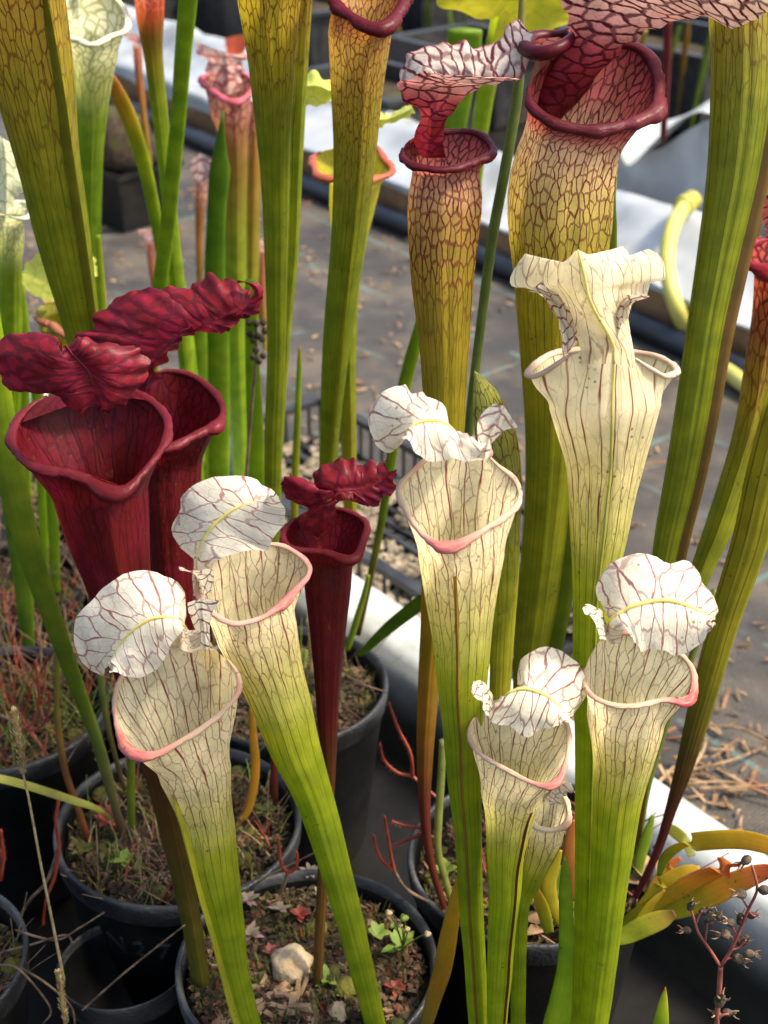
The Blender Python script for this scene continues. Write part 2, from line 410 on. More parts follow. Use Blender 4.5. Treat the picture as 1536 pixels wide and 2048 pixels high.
def resample_t(pts, n):
    m = len(pts); out = []
    for k in range(n):
        s = k*(m-1)/(n-1); i = min(int(s), m-2); t = s-i
        q = [pts[max(0, min(m-1, i+d))] for d in (-1, 0, 1, 2)]
        out.append(tuple(cr(q[0][c], q[1][c], q[2][c], q[3][c], t) for c in range(len(pts[0]))))
    return out

def frames(P, fdir):
    out = []
    for i in range(len(P)):
        T = (P[max(0, i-1)]-P[min(len(P)-1, i+1)]).normalized()   # towards the top
        f = (fdir - T*fdir.dot(T))
        if f.length < 1e-4: f = Vector((1, 0, 0))
        f.normalize()
        out.append((T, f, T.cross(f)))
    return out

# ---- colours (linear)
CREAM = (0.79, 0.71, 0.46); PALE = (0.60, 0.55, 0.21); LIME = (0.37, 0.40, 0.025); GREEN = (0.255, 0.315, 0.010)
OLIVE = (0.26, 0.24, 0.012); YEL = (0.36, 0.33, 0.018); GOLD = (0.33, 0.22, 0.015); RUST = (0.20, 0.055, 0.012)
RED = (0.115, 0.006, 0.011); DRED = (0.030, 0.002, 0.005); PINK = (0.46, 0.09, 0.09); ROSE = (0.55, 0.22, 0.14)
VR = (0.14, 0.010, 0.012); VB = (0.13, 0.038, 0.010); VW = (0.22, 0.030, 0.030); VO = (0.055, 0.055, 0.006); MAG = (0.145, 0.014, 0.030)
BROWN = (0.10, 0.045, 0.012); PURP = (0.085, 0.022, 0.022)

def pal(*rows):
    """rows: (y, colour, vein colour, net, line, elongation, width)"""
    return [(r[0], (*r[1], *r[2], *r[3:])) for r in rows]

NTH = 56
def pitcher_tube(root, name, cl, Yt, Yb, fa, palette, loop=None, N=None, ncell=32, mat=None, nring=46, rib=0.018, twist=0.0, hk=(0.7, 0.5, 1.0), flat=1.0, stray=0.0):
    """A hollow tapering trumpet. fa: heading of its front in degrees, 0 = to the camera, 90 = right."""
    fdir = Vector((sin(R(fa)), -cos(R(fa)), 0))
    P, rad, ys, L = centre3(cl, Yt, Yb, nring)
    fr = frames(P, fdir)
    rows, rowY, info = [], [], {}
    th = [2*pi*j/NTH for j in range(NTH+1)]
    def ringpt(i, t):
        T, f, s = fr[i]
        r = rad[i]*(1+rib*cos(11*t+0.6)+rib*0.7*cos(17*t+i*0.01)+0.07*noise.noise(Vector((i*0.16, cos(t)*1.3+cl[0][0]*0.1, sin(t)*1.3))))
        keel = 1+0.10*exp(-(min(t, 2*pi-t)/0.35)**2)
        return P[i]+(f*cos(t)*keel+s*sin(t)*flat)*r
    if loop:
        C0 = P[0]
        cx = sum(p[0] for p in loop)/len(loop); cy = sum(p[1] for p in loop)/len(loop)
        Nn = Vector(N).normalized()
        Pc = at(cx, cy, Yt)
        L3 = [at_pl(p[0], p[1], Pc, Nn)+ (Vector((0, p[2], p[3] if len(p) > 3 else 0)) if len(p) > 2 else Vector((0, 0, 0))) for p in loop]
        dense = resample(L3, 160, closed=True)
        cen = sum(dense, Vector((0, 0, 0)))/len(dense)
        f2 = (fdir-Nn*fdir.dot(Nn)).normalized(); s2 = Nn.cross(f2)
        ang = []
        for d in dense:
            q = d-cen; ang.append((atan2(q.dot(s2), q.dot(f2)) % (2*pi), d))
        ang.sort(key=lambda a: a[0])
        ext = [(ang[-1][0]-2*pi, ang[-1][1])]+ang+[(ang[0][0]+2*pi, ang[0][1])]
        def loop_at(t):
            t = t % (2*pi)
            for (a0, p0), (a1, p1) in zip(ext, ext[1:]):
                if a0 <= t <= a1: return p0.lerp(p1, (t-a0)/max(1e-9, a1-a0))
            return ang[0][1]
        Lp = [loop_at(t) for t in th]
        for _ in range(2):
            Lp = [(Lp[(j-1) % NTH]+Lp[j % NTH]*2+Lp[(j+1) % NTH])/4 for j in range(NTH)]; Lp.append(Lp[0])
        Q = [ringpt(0, t) for t in th]
        T0 = fr[0][0]
        K = 18
        for k in range(K):
            u = k/K
            h00 = 2*u**3-3*u**2+1; h10 = u**3-2*u**2+u; h01 = -2*u**3+3*u**2; h11 = u**3-u**2
            row = []
            for j in range(NTH+1):
                d = Q[j]-Lp[j]; dl = d.length
                tl = d*hk[0]-T0*dl*hk[1]; tq = -T0*dl*hk[2]
                row.append(Lp[j]*h00+tl*h10+Q[j]*h01+tq*h11)
            rows.append(row); rowY.append(cl[0][1]-(1-u)*60.0)
        info.update(loop=Lp, cen=cen, N=Nn, th=th)
    for i in range(len(P)):
        rows.append([ringpt(i, t) for t in th]); rowY.append(ys[i])
    rtop = max(rad)
    cell = 2*pi*rtop/ncell
    V, C, VC, K_, P_ = [], [], [], [], []
    vy = [0.0]*(NTH+1)
    for i, row in enumerate(rows):
        s = stops(palette, rowY[i])
        if i:
            for j in range(NTH+1): vy[j] += (row[j]-rows[i-1][j]).length/(cell*s[8])
        for j in range(NTH+1):
            V.append(row[j])
            C.append((*s[:3], 1)); VC.append((*s[3:6], 1))
            K_.append((j/NTH*ncell, vy[j]*0.5+vy[NTH//2]*0.5, 0)); P_.append((s[6], s[7], s[9]))
    o = mk(name, V, grid_faces(len(rows), NTH+1), mat or M_TIS, root, attr_pack(C, VC, K_, P_))
    info.update(P=P, rad=rad, fr=fr, ys=ys, ringpt=ringpt, obj=o, rows=rows)
    return info

def sweep(root, name, pts, radii, mat, cols=None, ns=10, attrs=True, vein=None, vp=(0, 0, .05), closed=False, up=Vector((0, 0, 1)), flat=1.0, cap=True, scale_v=1.0):
    """Round or flattened tube along 3-D points."""
    n = len(pts); V, C, VC, K_, P_ = [], [], [], [], []
    prev = None; L = 0
    for i in range(n):
        a = pts[(i-1) % n] if closed else pts[max(0, i-1)]
        b = pts[(i+1) % n] if closed else pts[min(n-1, i+1)]
        T = (b-a).normalized()
        ref = prev if prev is not None else (up if abs(up.dot(T)) < 0.95 else Vector((1, 0, 0)))
        f = (ref-T*ref.dot(T)).normalized(); prev = f
        s = T.cross(f)
        if i: L += (pts[i]-pts[i-1]).length
        for j in range(ns):
            t = 2*pi*j/ns
            V.append(pts[i]+(f*cos(t)*flat+s*sin(t))*radii[i])
            if attrs:
                c = cols[i] if cols else (0.2, 0.3, 0.05)
                C.append((*c, 1)); VC.append((*(vein or c), 1)); K_.append((j/ns*6*scale_v, L*140*scale_v, 0)); P_.append(vp)
    F_ = grid_faces(n, ns, 0, True)
    if closed:
        for j in range(ns):
            a = (n-1)*ns+j; b = (n-1)*ns+(j+1) % ns
            F_.append((a, b, (j+1) % ns, j))
    elif cap:
        F_.append(tuple(range(ns))[::-1]); F_.append(tuple(range((n-1)*ns, n*ns)))
    return mk(name, V, F_, mat, root, attr_pack(C, VC, K_, P_) if attrs else None)

def lip(root, info, r, gap, c_side, c_front, mat=None, spread=0.7, offset=0.55, beak=1.5, droop=0.0):
    """Rolled rim round the mouth; gap = half-angle (deg) left open at the neck."""
    n = 90
    g = R(gap)
    pts, rr, cc = [], [], []
    Lp, cen, Nn = info['loop'], info['cen'], info['N']
    for k in range(n):
        t = -(pi-g)+2*(pi-g)*k/(n-1)
        tt = (t % (2*pi))/(2*pi)*NTH; j = int(tt) % NTH
        p = Lp[j].lerp(Lp[j+1], tt-int(tt))
        e = (p-cen); e = (e-Nn*e.dot(Nn)).normalized()
        fr_ = exp(-(t/spread)**2)
        end = ss(min(k, n-1-k)/9.0)
        rad = r*(0.35+0.65*end)*(1+(beak-1)*exp(-(t/0.25)**2))*(1+0.10*sin(t*5+1)+0.42*noise.noise(Vector((t*3.1, r*900, 1)))+0.20*noise.noise(Vector((t*11, 3, r*500))))
        pts.append(p+e*rad*offset-Nn*rad*0.3-Nn*droop*exp(-(t/0.3)**2)); rr.append(rad)
        cc.append(lerp3(c_side, c_front, min(1, fr_*1.1+0.8*max(0, noise.noise(Vector((t*2.6, r*700, 5)))))))
    return sweep(root, 'lip', pts, rr, mat or M_LIP, cc, 12, vein=tuple(0.6*x+0.25*y for x, y in zip(c_side, c_front)), vp=(0.6, 0.0, 0.14), flat=0.78)

def wing(root, info, wpx, c, y0=None, y1=None, phase=0.0, th=0.0, cfun=None):
    """Thin keel along the front of the tube. wpx is metres at its widest."""
    V, C, VC, K_, P_ = [], [], [], [], []
    rows = 0
    P, rad, fr, ys = info['P'], info['rad'], info['fr'], info['ys']
    for i in range(len(P)):
        if y0 and ys[i] < y0: continue
        u = i/(len(P)-1)
        d = wpx*ss(rows/(10.0 if y0 else 3.0)+0.02)*(0.25+0.75*sin(pi*min(1, 0.12+0.8*u)))*(1+0.15*sin(u*9+phase))
        T, f, s = fr[i]
        a = info['ringpt'](i, th)
        e = (a-P[i]).normalized()
        sd = T.cross(e)
        bend = sd*(0.25*d*sin(u*5+phase))
        for q, (rr, ss_) in enumerate(((-0.12, 1), (0.5, 0.55), (1.0, 0.12), (1.0, -0.12), (0.5, -0.55), (-0.12, -1))):
            p = a+e*d*rr+sd*ss_*min(0.0008, rad[i]*0.2)+bend*max(0, rr)
            V.append(p)
            cc = cfun(u) if cfun else c
            C.append((*cc, 1)); VC.append((*tuple(x*0.5 for x in cc), 1)); K_.append((q*0.3, u*20, 0)); P_.append((0, 0.25, 0.05))
        rows += 1
    return mk('wing', V, grid_faces(rows, 6), M_BLADE, root, attr_pack(C, VC, K_, P_))

def patch(root, name, A, M, B, Y, c, cv, d=(0.012, -0.004, -0.010), bulge=(0.0, 0.0), ruffle=0.0015, rf=9.0, ns=44, nt=10, cell=0.006, el=1.7, vp=(0.9, 0.0, 0.07), mat=None, rib=None, rib_r=0.0008, cedge=None, seed=0.0, crinkle=0.0005, jag=1.0, pre=None, swap=False):
    """Leaf-like sheet through an edge A, a fold M and an edge B (pixels with optional depth offset)."""
    def to3(pts, off):
        return [at(p[0], p[1], Y+off+(p[2] if len(p) > 2 else 0)) for p in pts]
    A3 = resample(to3(A, d[0]), ns); M3 = resample(to3(M, d[1]), ns); B3 = resample(to3(B, d[2]), ns)
    rows = []
    for i in range(ns):
        row = []
        for k in range(-nt, nt+1):
            t = k/nt
            E = A3[i] if t < 0 else B3[i]
            q = abs(t)
            row.append(M3[i].lerp(E, q))
        rows.append(row)
    nc = 2*nt+1
    if pre:
        D = [pre[-1][j]-rows[0][j] for j in range(nc)]
        for i in range(ns):
            k_ = 1-ss(i/(0.45*ns))
            rows[i] = [rows[i][j]+D[j]*k_ for j in range(nc)]
        rows = pre[:-1]+rows; ns = len(rows)
    npre = len(pre)-1 if pre else 0
    out = []
    for i in range(ns):
        r2 = []
        for j in range(nc):
            a = rows[min(ns-1, i+1)][j]-rows[max(0, i-1)][j]
            b = rows[i][min(nc-1, j+1)]-rows[i][max(0, j-1)]
            n = a.cross(b)
            if n.length > 1e-12: n.normalize()
            else: n = Vector((0, -1, 0))
            if n.y > 0: n = -n
            t = (j-nt)/nt; q = abs(t)
            bl = bulge[0] if t < 0 else bulge[1]
            u = i/(ns-1)
            o = n*bl*sin(pi*q**0.8)
            o += n*ruffle*(q**2.2)*(sin(rf*2*pi*u+(1.3 if t < 0 else 0.2)+seed+2.2*noise.noise(Vector((u*4, seed, 0))))*(0.55+0.9*noise.noise(Vector((u*3+7, seed, 2))))+0.5*sin(rf*4.7*u+seed*2))
            if i <= npre: o = Vector((0, 0, 0))
            p = rows[i][j]
            if i > npre: o += n*crinkle*noise.noise(p*160+Vector((seed, 0, 0)))*2*(0.3+0.7*q)
            E = rows[i][0] if t < 0 else rows[i][-1]
            rim = (E-rows[i][nt])
            if i > npre: o += rim*(0.045*jag*noise.noise(Vector((u*ns*0.27+seed*3, 3.7 if t < 0 else 8.1, seed)))*(q**4))
            r2.append(p+o)
        out.append(r2)
    V, C, VC, K_, P_ = [], [], [], [], []
    sy = [0.0]*nc
    su = 0.0
    for i in range(ns):
        if i: su += 0.5*((out[i][0]-out[i-1][0]).length+(out[i][-1]-out[i-1][-1]).length)*0.8
        acc = {nt: 0.0}
        for j in range(nt+1, nc): acc[j] = acc[j-1]+(out[i][j]-out[i][j-1]).length
        for j in range(nt-1, -1, -1): acc[j] = acc[j+1]+(out[i][j+1]-out[i][j]).length
        for j in range(nc):
            t = (j-nt)/nt
            V.append(out[i][j])
            cc = c(i/(ns-1), t) if callable(c) else c
            if cedge: cc = lerp3(cc, cedge, ss((abs(t)-0.72)/0.28)*0.8)
            C.append((*cc, 1)); VC.append((*cv, 1))
            kx, ky = (su+seed*0.1)/cell, acc[j]/(cell*el)*(1 if t >= 0 else -1)+seed
            K_.append((ky, kx, 0) if swap else (kx, ky, 0)); P_.append(vp)
    o = mk(name, V, grid_faces(ns, nc), mat or M_HOOD, root, attr_pack(C, VC, K_, P_))
    if rib:
        pts = [out[i][nt]+Vector((0, -0.0004, 0.0003)) for i in range(int(ns*rib[0]), int(ns*rib[1]))]
        m = len(pts)
        sweep(o, 'midrib', pts, [rib_r*(0.5+0.5*sin(pi*min(1, 0.15+0.9*k/m))) for k in range(m)], M_BLADE, [rib[2]]*m, 8)
    return o

def back_rows(info, k0, jw, nt, lift=0.0004):
    """Rows of a tube's back wall, lowest first, for a hood that grows out of it."""
    out = []
    for k in range(k0, -1, -1):
        row = []
        for q in range(-nt, nt+1):
            f = NTH/2+q/nt*jw; j = int(f)
            p = info['rows'][k][j].lerp(info['rows'][k][min(NTH, j+1)], f-j)
            c = info['rows'][k]; cen = (c[0]+c[NTH//2])/2
            row.append(p+(p-cen).normalized()*lift)
        out.append(row)
    return out

def blade(name, label, cl, Yt, Yb, c, cat='leaf', group='bladed leaves among the pitchers', flat=0.35, fa=0, n=34, mat=None, line=0.3, parent=None, yaw=0.0, lc=None):
    """Solid strap leaf or stem; c is a colour or a list of (y, colour)."""
    P, rad, ys, L = centre3(cl, Yt, Yb, n)
    root = parent or None
    by_f = isinstance(c, tuple) and c[0] == 'along'
    cst = c[1] if by_f else (c if isinstance(c, list) else [(0, c)])
    V, C, VC, K_, P_ = [], [], [], [], []
    side0 = Vector((cos(R(fa)), sin(R(fa)), 0))
    ns = 14
    for i in range(n):
        T = (P[max(0, i-1)]-P[min(n-1, i+1)]).normalized()
        s = side0-T*side0.dot(T)
        if abs(T.x) > 0.62:
            s = T.cross(Vector((0.1, 0.80, -0.62)))
            s = s if s.z > 0 else -s
        s.normalize(); f = T.cross(s)
        cc = stops(cst, i/(n-1) if by_f else ys[i])
        for j in range(ns):
            t = 2*pi*j/ns
            k = 1+0.25*abs(sin(t))**3*(1 if sin(t) > 0 else -0.2)
            V.append(P[i]+s*cos(t)*rad[i]+f*sin(t)*rad[i]*flat*k)
            C.append((*cc, 1)); VC.append((*(lc or tuple(x*0.5 for x in cc)), 1)); K_.append((cos(t)*3.2+3.5*(sin(t) > 0), i*0.35, 0)); P_.append((0.0, line, .05))
    F_ = grid_faces(n, ns, 0, True)
    F_.append(tuple(range(ns))[::-1]); F_.append(tuple(range((n-1)*ns, n*ns)))
    a = attr_pack(C, VC, K_, P_)
    if parent: return mk(name, V, F_, mat or M_BLADE, parent, a)
    return mk(name, V, F_, mat or M_BLADE, None, a, origin=P[-1], label=label, cat=cat, group=group)

def lathe(prof, cx, cy, ns=56, wob=0.0):
    V = []
    for (r, z) in prof:
        for j in range(ns):
            t = 2*pi*j/ns
            rr = r*(1+wob*sin(2*t+0.7))
            V.append(Vector((cx+rr*cos(t), cy+rr*sin(t), z)))
    return V, grid_faces(len(prof), ns, 0, True)

def box_v(c, ax, ay, az, hx, hy, hz):
    V = [c+ax*(sx*hx)+ay*(sy*hy)+az*(sz*hz) for sz in (-1, 1) for sy in (-1, 1) for sx in (-1, 1)]
    Fc = [(0, 2, 3, 1), (4, 5, 7, 6), (0, 1, 5, 4), (2, 6, 7, 3), (0, 4, 6, 2), (1, 3, 7, 5)]
    return V, Fc
UP = Vector((0, 0, 1))

#=STRUCTURE=#
# ------------------------------------------------------------------ the setting
S = 80
mk('ground', [Vector((-S, -S, 0)), Vector((S, -S, 0)), Vector((S, S, 0)), Vector((-S, S, 0))], [(0, 1, 2, 3)], membrane_mat(), smooth=False, kind='structure')

def strip(prof_fn, u0, u1, nu_, npf):
    V = []
    for i in range(nu_):
        u = lerp(u0, u1, i/(nu_-1))
        for k in range(npf): V.append(prof_fn(u, k/(npf-1)))
    return V, grid_faces(nu_, npf)

# floor of the near bed, wet black liner
a, b_ = nu(0.68, -4, 0.004), nu(0.68, 2.5, 0.004)
mk('bed_floor', [a, b_, nu(-3, 2.5, 0.004), nu(-3, -4, 0.004)], [(0, 1, 2, 3)], M_FLOOR, smooth=False, kind='structure')

# white liner rolled over the edge of the near bed
rim_prof = [(0.765, 0.002), (0.752, 0.03), (0.742, 0.06), (0.730, 0.082), (0.713, 0.096), (0.694, 0.100), (0.677, 0.094), (0.666, 0.080), (0.659, 0.060), (0.654, 0.040), (0.650, 0.020), (0.646, 0.002)]
def rim_fn(u, t):
    s = t*(len(rim_prof)-1); i = min(int(s), len(rim_prof)-2); f = s-i
    n_ = lerp(rim_prof[i][0], rim_prof[i+1][0], f); z = lerp(rim_prof[i][1], rim_prof[i+1][1], f)
    n_ += 0.008*noise.noise(Vector((u*3, t*2, 1)))-0.010*abs(noise.noise(Vector((u*5.5, t*1.2, 8))))*ss(t*3-0.6)
    z += 0.005*noise.noise(Vector((u*4, t*3, 5)))*min(1, z*30)
    return nu(n_, u, z)
V, Fc = strip(rim_fn, -4, 2.0, 260, 34)
mk('pond_liner', V, Fc, grime_shade_liner(), None, label='white pond liner rolled over the edge of the near plant bed', cat='liner', origin=nu(0.7, -1, 0))

# far bed: board, pipe and liner (its front drifts slightly towards the camera on the right)
def fb(u): return 1.675-0.067*(u+2.29)
FU = (UV_ - NV*0.067).normalized(); FN = Vector((-FU.y, FU.x, 0))
bed = thing('raised_bed', 'far raised bed of brown boards under pale liner beyond the path', 'raised bed', nu(1.72, -2.0, 0))
for k, (u0, u1) in enumerate(((-6.0, -3.72), (-3.715, -1.86), (-1.855, 0.6))):
    um = (u0+u1)/2
    V, Fc = box_v(nu(fb(um)+0.014, um, 0.040), FU, FN, UP, (u1-u0)/2, 0.013, 0.034)
    mk('board', V, Fc, M_WOOD, bed, smooth=False)
def farliner_fn(u, t):
    pr = [(-0.012, 0.068), (-0.008, 0.078), (0.006, 0.084), (0.035, 0.092), (0.075, 0.108), (0.112, 0.136), (0.140, 0.143), (0.165, 0.130), (0.185, 0.08), (0.20, 0.032)]
    s = t*(len(pr)-1); i = min(int(s), len(pr)-2); f = s-i
    n_ = fb(u)+lerp(pr[i][0], pr[i+1][0], f); z = lerp(pr[i][1], pr[i+1][1], f)
    a = ss(t*6)
    z *= 1+0.30*ss((-2.4-u)/0.5)*a
    z += 0.012*noise.noise(Vector((u*3.2, 1.0, 2.0)))*a+0.006*noise.noise(Vector((u*9, t*3, 4)))*a
    n_ += 0.016*noise.noise(Vector((u*2.6, t*2, 7)))*a+0.010*noise.noise(Vector((u*8, t*4, 9)))*a-0.030*abs(noise.noise(Vector((u*3.4+2, t*1.4, 4.4))))*a
    if t < 0.12: z += 0.016*noise.noise(Vector((u*4, 0, 3)))
    return nu(n_, u, z)
V, Fc = strip(farliner_fn, -6, 0.7, 300, 40)
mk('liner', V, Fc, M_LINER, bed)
mk('bed_soil', [nu(1.80, -6, 0.03), nu(1.80, 0.7, 0.03), nu(4.9, 0.7, 0.03), nu(4.9, -6, 0.03)], [(0, 1, 2, 3)], M_FLOOR, smooth=False, kind='structure')
pts = [nu(fb(u)-0.036+0.008*sin(u*3), u, 0.020) for u in [(-6+6.5*i/60) for i in range(61)]]
o = sweep(None, 'irrigation_pipe', pts, [0.018]*61, M_PIPE, attrs=False, ns=12)
o['label'] = 'dark irrigation pipe lying along the foot of the far board'; o['category'] = 'pipe'

#=PITCHERS=#
# ------------------------------------------------------------------ white-topped pitchers in front
GW = 'cream white pitchers in front'
WH = (0.76, 0.71, 0.57)
MID = (0.74, 0.69, 0.26)
def white_pal(y0, y1, y2, y3, g=GREEN, top=CREAM):
    return pal((y0, top, VW, 0.68, 1.0, 3.2, .036), (y1, PALE, VB, 0.85, 1.0, 3.0, .042), (y2, LIME, (0.09, 0.06, 0.008), 0.30, 0.9, 5, .04), (y3, g, VO, 0.0, 0.60, 12, .05), (y3+350, g, VO, 0.0, 0.40, 14, .05))

def pitcher(label, base, group=GW, name='pitcher'):
    return thing(name, label, 'pitcher plant', base, group)

# front left
r = pitcher('cream white pitcher lowest at left, round flat hood lobe, pink spout at its left', at(530, 2130, 0.565))
i1 = pitcher_tube(r, 'tube', [(392, 1545, 144), (408, 1616, 116), (420, 1680, 102), (431, 1743, 90), (453, 1853, 70), (471, 1944, 54), (499, 2048, 48), (530, 2130, 40)], 0.585, 0.565, -30,
    mat=M_WHITE, palette=white_pal(1520, 1600, 1690, 1790), loop=[(405, 1262), (430, 1299), (463, 1328), (478, 1365), (470, 1394), (437, 1427), (394, 1459), (346, 1488), (310, 1507), (288, 1508), (255, 1492), (238, 1456), (231, 1416), (234, 1383), (247, 1350), (280, 1315), (328, 1280), (368, 1260)], N=(-0.08, -0.46, 0.9))
lip(r, i1, 0.0015, 24, (0.56, 0.40, 0.27), (0.50, 0.10, 0.10), beak=2.1, spread=0.55)
wing(r, i1, 0.004, BROWN, cfun=lambda u: lerp3(LIME, VB, 0.25))
patch(r, 'hood', [(352, 1300, 0.016), (362, 1268, 0.009), (370, 1240, 0.003), (373, 1212), (362, 1172), (322, 1148), (277, 1143), (233, 1156), (203, 1179), (172, 1210), (152, 1243), (150, 1290), (168, 1332), (207, 1350)],
    [(378, 1305, 0.016), (380, 1282, 0.009), (376, 1262, 0.003), (368, 1250), (352, 1239), (335, 1234), (315, 1235), (300, 1238), (286, 1246), (268, 1258), (252, 1274), (238, 1292), (227, 1310), (217, 1332)],
    [(402, 1300, 0.016), (402, 1278, 0.009), (396, 1262, 0.003), (380, 1258), (362, 1268), (345, 1284), (338, 1300), (330, 1316), (320, 1330), (305, 1345), (284, 1354), (262, 1354), (245, 1349), (221, 1338)],
    0.585, WH, (0.30, 0.09, 0.09), d=(0.020, -0.006, -0.014), bulge=(0.001, 0.0025), rib=(0.12, 0.99, MID), seed=1.0, cell=0.0068, el=3.0, vp=(0.92, 0, .036), rf=5, ruffle=0.0006, jag=1.0)
patch(r, 'hood_ear', [(400, 1300), (392, 1262), (380, 1235), (376, 1205)], [(412, 1300), (408, 1258), (403, 1225), (402, 1196)], [(426, 1300), (418, 1268), (424, 1230), (438, 1200)], 0.580, WH, VR, jag=0.4, crinkle=0.0002, ruffle=0.0006, rf=2, ns=20, nt=6, cell=0.0045, el=2.0, seed=2.2, d=(0.004, -0.004, -0.002))

# second from left, spout to the right
r = pitcher('cream white pitcher leaning left in front of the dark red one, pink spout at right', at(758, 2080, 0.575))
i2 = pitcher_tube(r, 'tube', [(512, 1262, 172), (538, 1339, 138), (564, 1412, 122), (589, 1492, 108), (625, 1583, 84), (658, 1692, 68), (687, 1798, 60), (716, 1907, 52), (750, 2048, 42), (758, 2080, 38)], 0.625, 0.575, 62,
    mat=M_WHITE, palette=white_pal(1245, 1330, 1450, 1560), loop=[(398, 1190), (412, 1210), (423, 1218), (441, 1234), (470, 1246), (510, 1237), (538, 1224), (573, 1193), (604, 1162), (622, 1148), (609, 1120), (584, 1102), (555, 1089), (505, 1090), (445, 1105), (410, 1140), (395, 1168)], N=(0.16, -0.30, 0.94))
lip(r, i2, 0.0015, 26, (0.58, 0.38, 0.30), (0.50, 0.12, 0.12), beak=1.8, spread=0.8)
patch(r, 'hood', [(388, 1190, 0.016), (388, 1160, 0.009), (389, 1125, 0.003), (378, 1112), (356, 1085), (343, 1056), (359, 1022), (362, 995), (393, 968), (430, 953), (485, 950), (528, 969), (549, 986)],
    [(396, 1195, 0.016), (394, 1165, 0.009), (394, 1130, 0.003), (398, 1105), (407, 1080), (418, 1062), (432, 1046), (448, 1033), (466, 1020), (485, 1011), (508, 1005), (530, 1001), (548, 992)],
    [(415, 1195, 0.016), (420, 1165, 0.009), (424, 1132, 0.003), (440, 1116), (474, 1107), (510, 1098), (535, 1100), (547, 1075), (564, 1052), (570, 1035), (569, 1018), (562, 1000), (552, 988)],
    0.628, WH, (0.28, 0.09, 0.09), d=(0.016, -0.002, -0.014), bulge=(0.001, 0.0025), rib=(0.05, 0.97, MID), seed=3.0, cell=0.0074, el=3.0, vp=(0.92, 0, .036), rf=5, ruffle=0.0006, jag=1.0, rib_r=0.0009)
patch(r, 'hood_ear', [(400, 1190), (392, 1160), (375, 1138), (357, 1136)], [(410, 1190), (404, 1158), (385, 1146), (360, 1140)], [(422, 1185), (428, 1142), (400, 1140), (366, 1144)], 0.612, WH, VR, jag=0.4, crinkle=0.0002, ruffle=0.0006, rf=2, ns=18, nt=5, cell=0.004, seed=4.1)

# centre
r = pitcher('cream white pitcher in the centre, tallest of the front ones, hood lobe to its left', at(966, 2130, 0.535))
i3 = pitcher_tube(r, 'tube', [(922, 1112, 168), (923, 1182, 146), (924, 1273, 118), (923, 1365, 98), (927, 1456, 84), (929, 1560, 68), (936, 1670, 56), (943, 1816, 48), (951, 1936, 43), (958, 2048, 41), (966, 2130, 38)], 0.560, 0.535, -10,
    mat=M_WHITE, palette=white_pal(1080, 1200, 1330, 1480), loop=[(970, 905), (992, 930), (1021, 952), (1038, 978), (1038, 1000), (1020, 1022), (992, 1040), (956, 1063), (916, 1083), (888, 1090), (865, 1080), (839, 1059), (821, 1030), (803, 999), (798, 978), (814, 957), (850, 923), (890, 897), (935, 892)], N=(0, -0.42, 0.9))
lip(r, i3, 0.0014, 22, (0.56, 0.40, 0.27), (0.50, 0.12, 0.12), beak=2.0, spread=0.5)
wing(r, i3, 0.0012, BROWN, cfun=lambda u: lerp3((0.20, 0.07, 0.02), LIME, 0.25), phase=1)
patch(r, 'hood', [(905, 905, 0.016), (908, 885, 0.009), (902, 862, 0.003), (899, 840), (890, 818), (876, 803), (850, 788), (820, 787), (806, 771), (772, 781), (748, 806), (737, 845), (750, 888), (781, 905), (806, 878)],
    [(928, 915, 0.016), (926, 895, 0.009), (917, 878, 0.003), (908, 864), (901, 857), (892, 849), (880, 843), (870, 841), (860, 841), (850, 842), (842, 844), (834, 847), (827, 851), (820, 856), (811, 864)],
    [(965, 920, 0.016), (968, 905, 0.009), (972, 885, 0.003), (965, 900), (950, 918), (934, 923), (918, 919), (901, 917), (886, 921), (872, 925), (858, 923), (846, 918), (834, 906), (824, 894), (812, 872)],
    0.560, WH, (0.26, 0.09, 0.10), d=(0.018, -0.006, -0.016), bulge=(0.001, 0.0025), rib=(0.10, 0.99, MID), seed=5.0, cell=0.0068, el=3.0, vp=(0.92, 0, .036), rf=5, ruffle=0.0006, jag=1.0)
patch(r, 'hood_ear', [(950, 915), (955, 880), (956, 843), (985, 806)], [(968, 918), (975, 885), (985, 855), (1008, 812)], [(985, 915), (985, 890), (1005, 863), (1036, 855)], 0.555, WH, (0.26, 0.08, 0.09), jag=0.4, crinkle=0.0002, ruffle=0.0006, rf=2.5, ns=24, nt=7, cell=0.005, el=2, seed=6.2, d=(0.004, -0.004, 0.0))

# low right of centre
r = pitcher('short cream white pitcher low right of centre with dark red veins, hood lobe at right', at(990, 2130, 0.525))
i4 = pitcher_tube(r, 'tube', [(1023, 1588, 122), (1019, 1634, 97), (1012, 1707, 75), (1010, 1780, 64), (1004, 1853, 56), (998, 1962, 49), (994, 2048, 40), (990, 2130, 36)], 0.530, 0.525, 32,
    mat=M_WHITE, palette=white_pal(1560, 1600, 1690, 1790), loop=[(985, 1400), (963, 1419), (942, 1448), (940, 1474), (957, 1503), (985, 1521), (1021, 1540), (1049, 1556), (1078, 1568), (1096, 1570), (1115, 1557), (1128, 1528), (1135, 1499), (1136, 1474), (1132, 1446), (1095, 1415), (1040, 1396)], N=(0.02, -0.36, 0.93), ncell=32)
lip(r, i4, 0.0012, 24, (0.56, 0.40, 0.27), (0.45, 0.10, 0.10), beak=1.7, spread=0.6)
wing(r, i4, 0.0012, BROWN, phase=2, cfun=lambda u: VB)
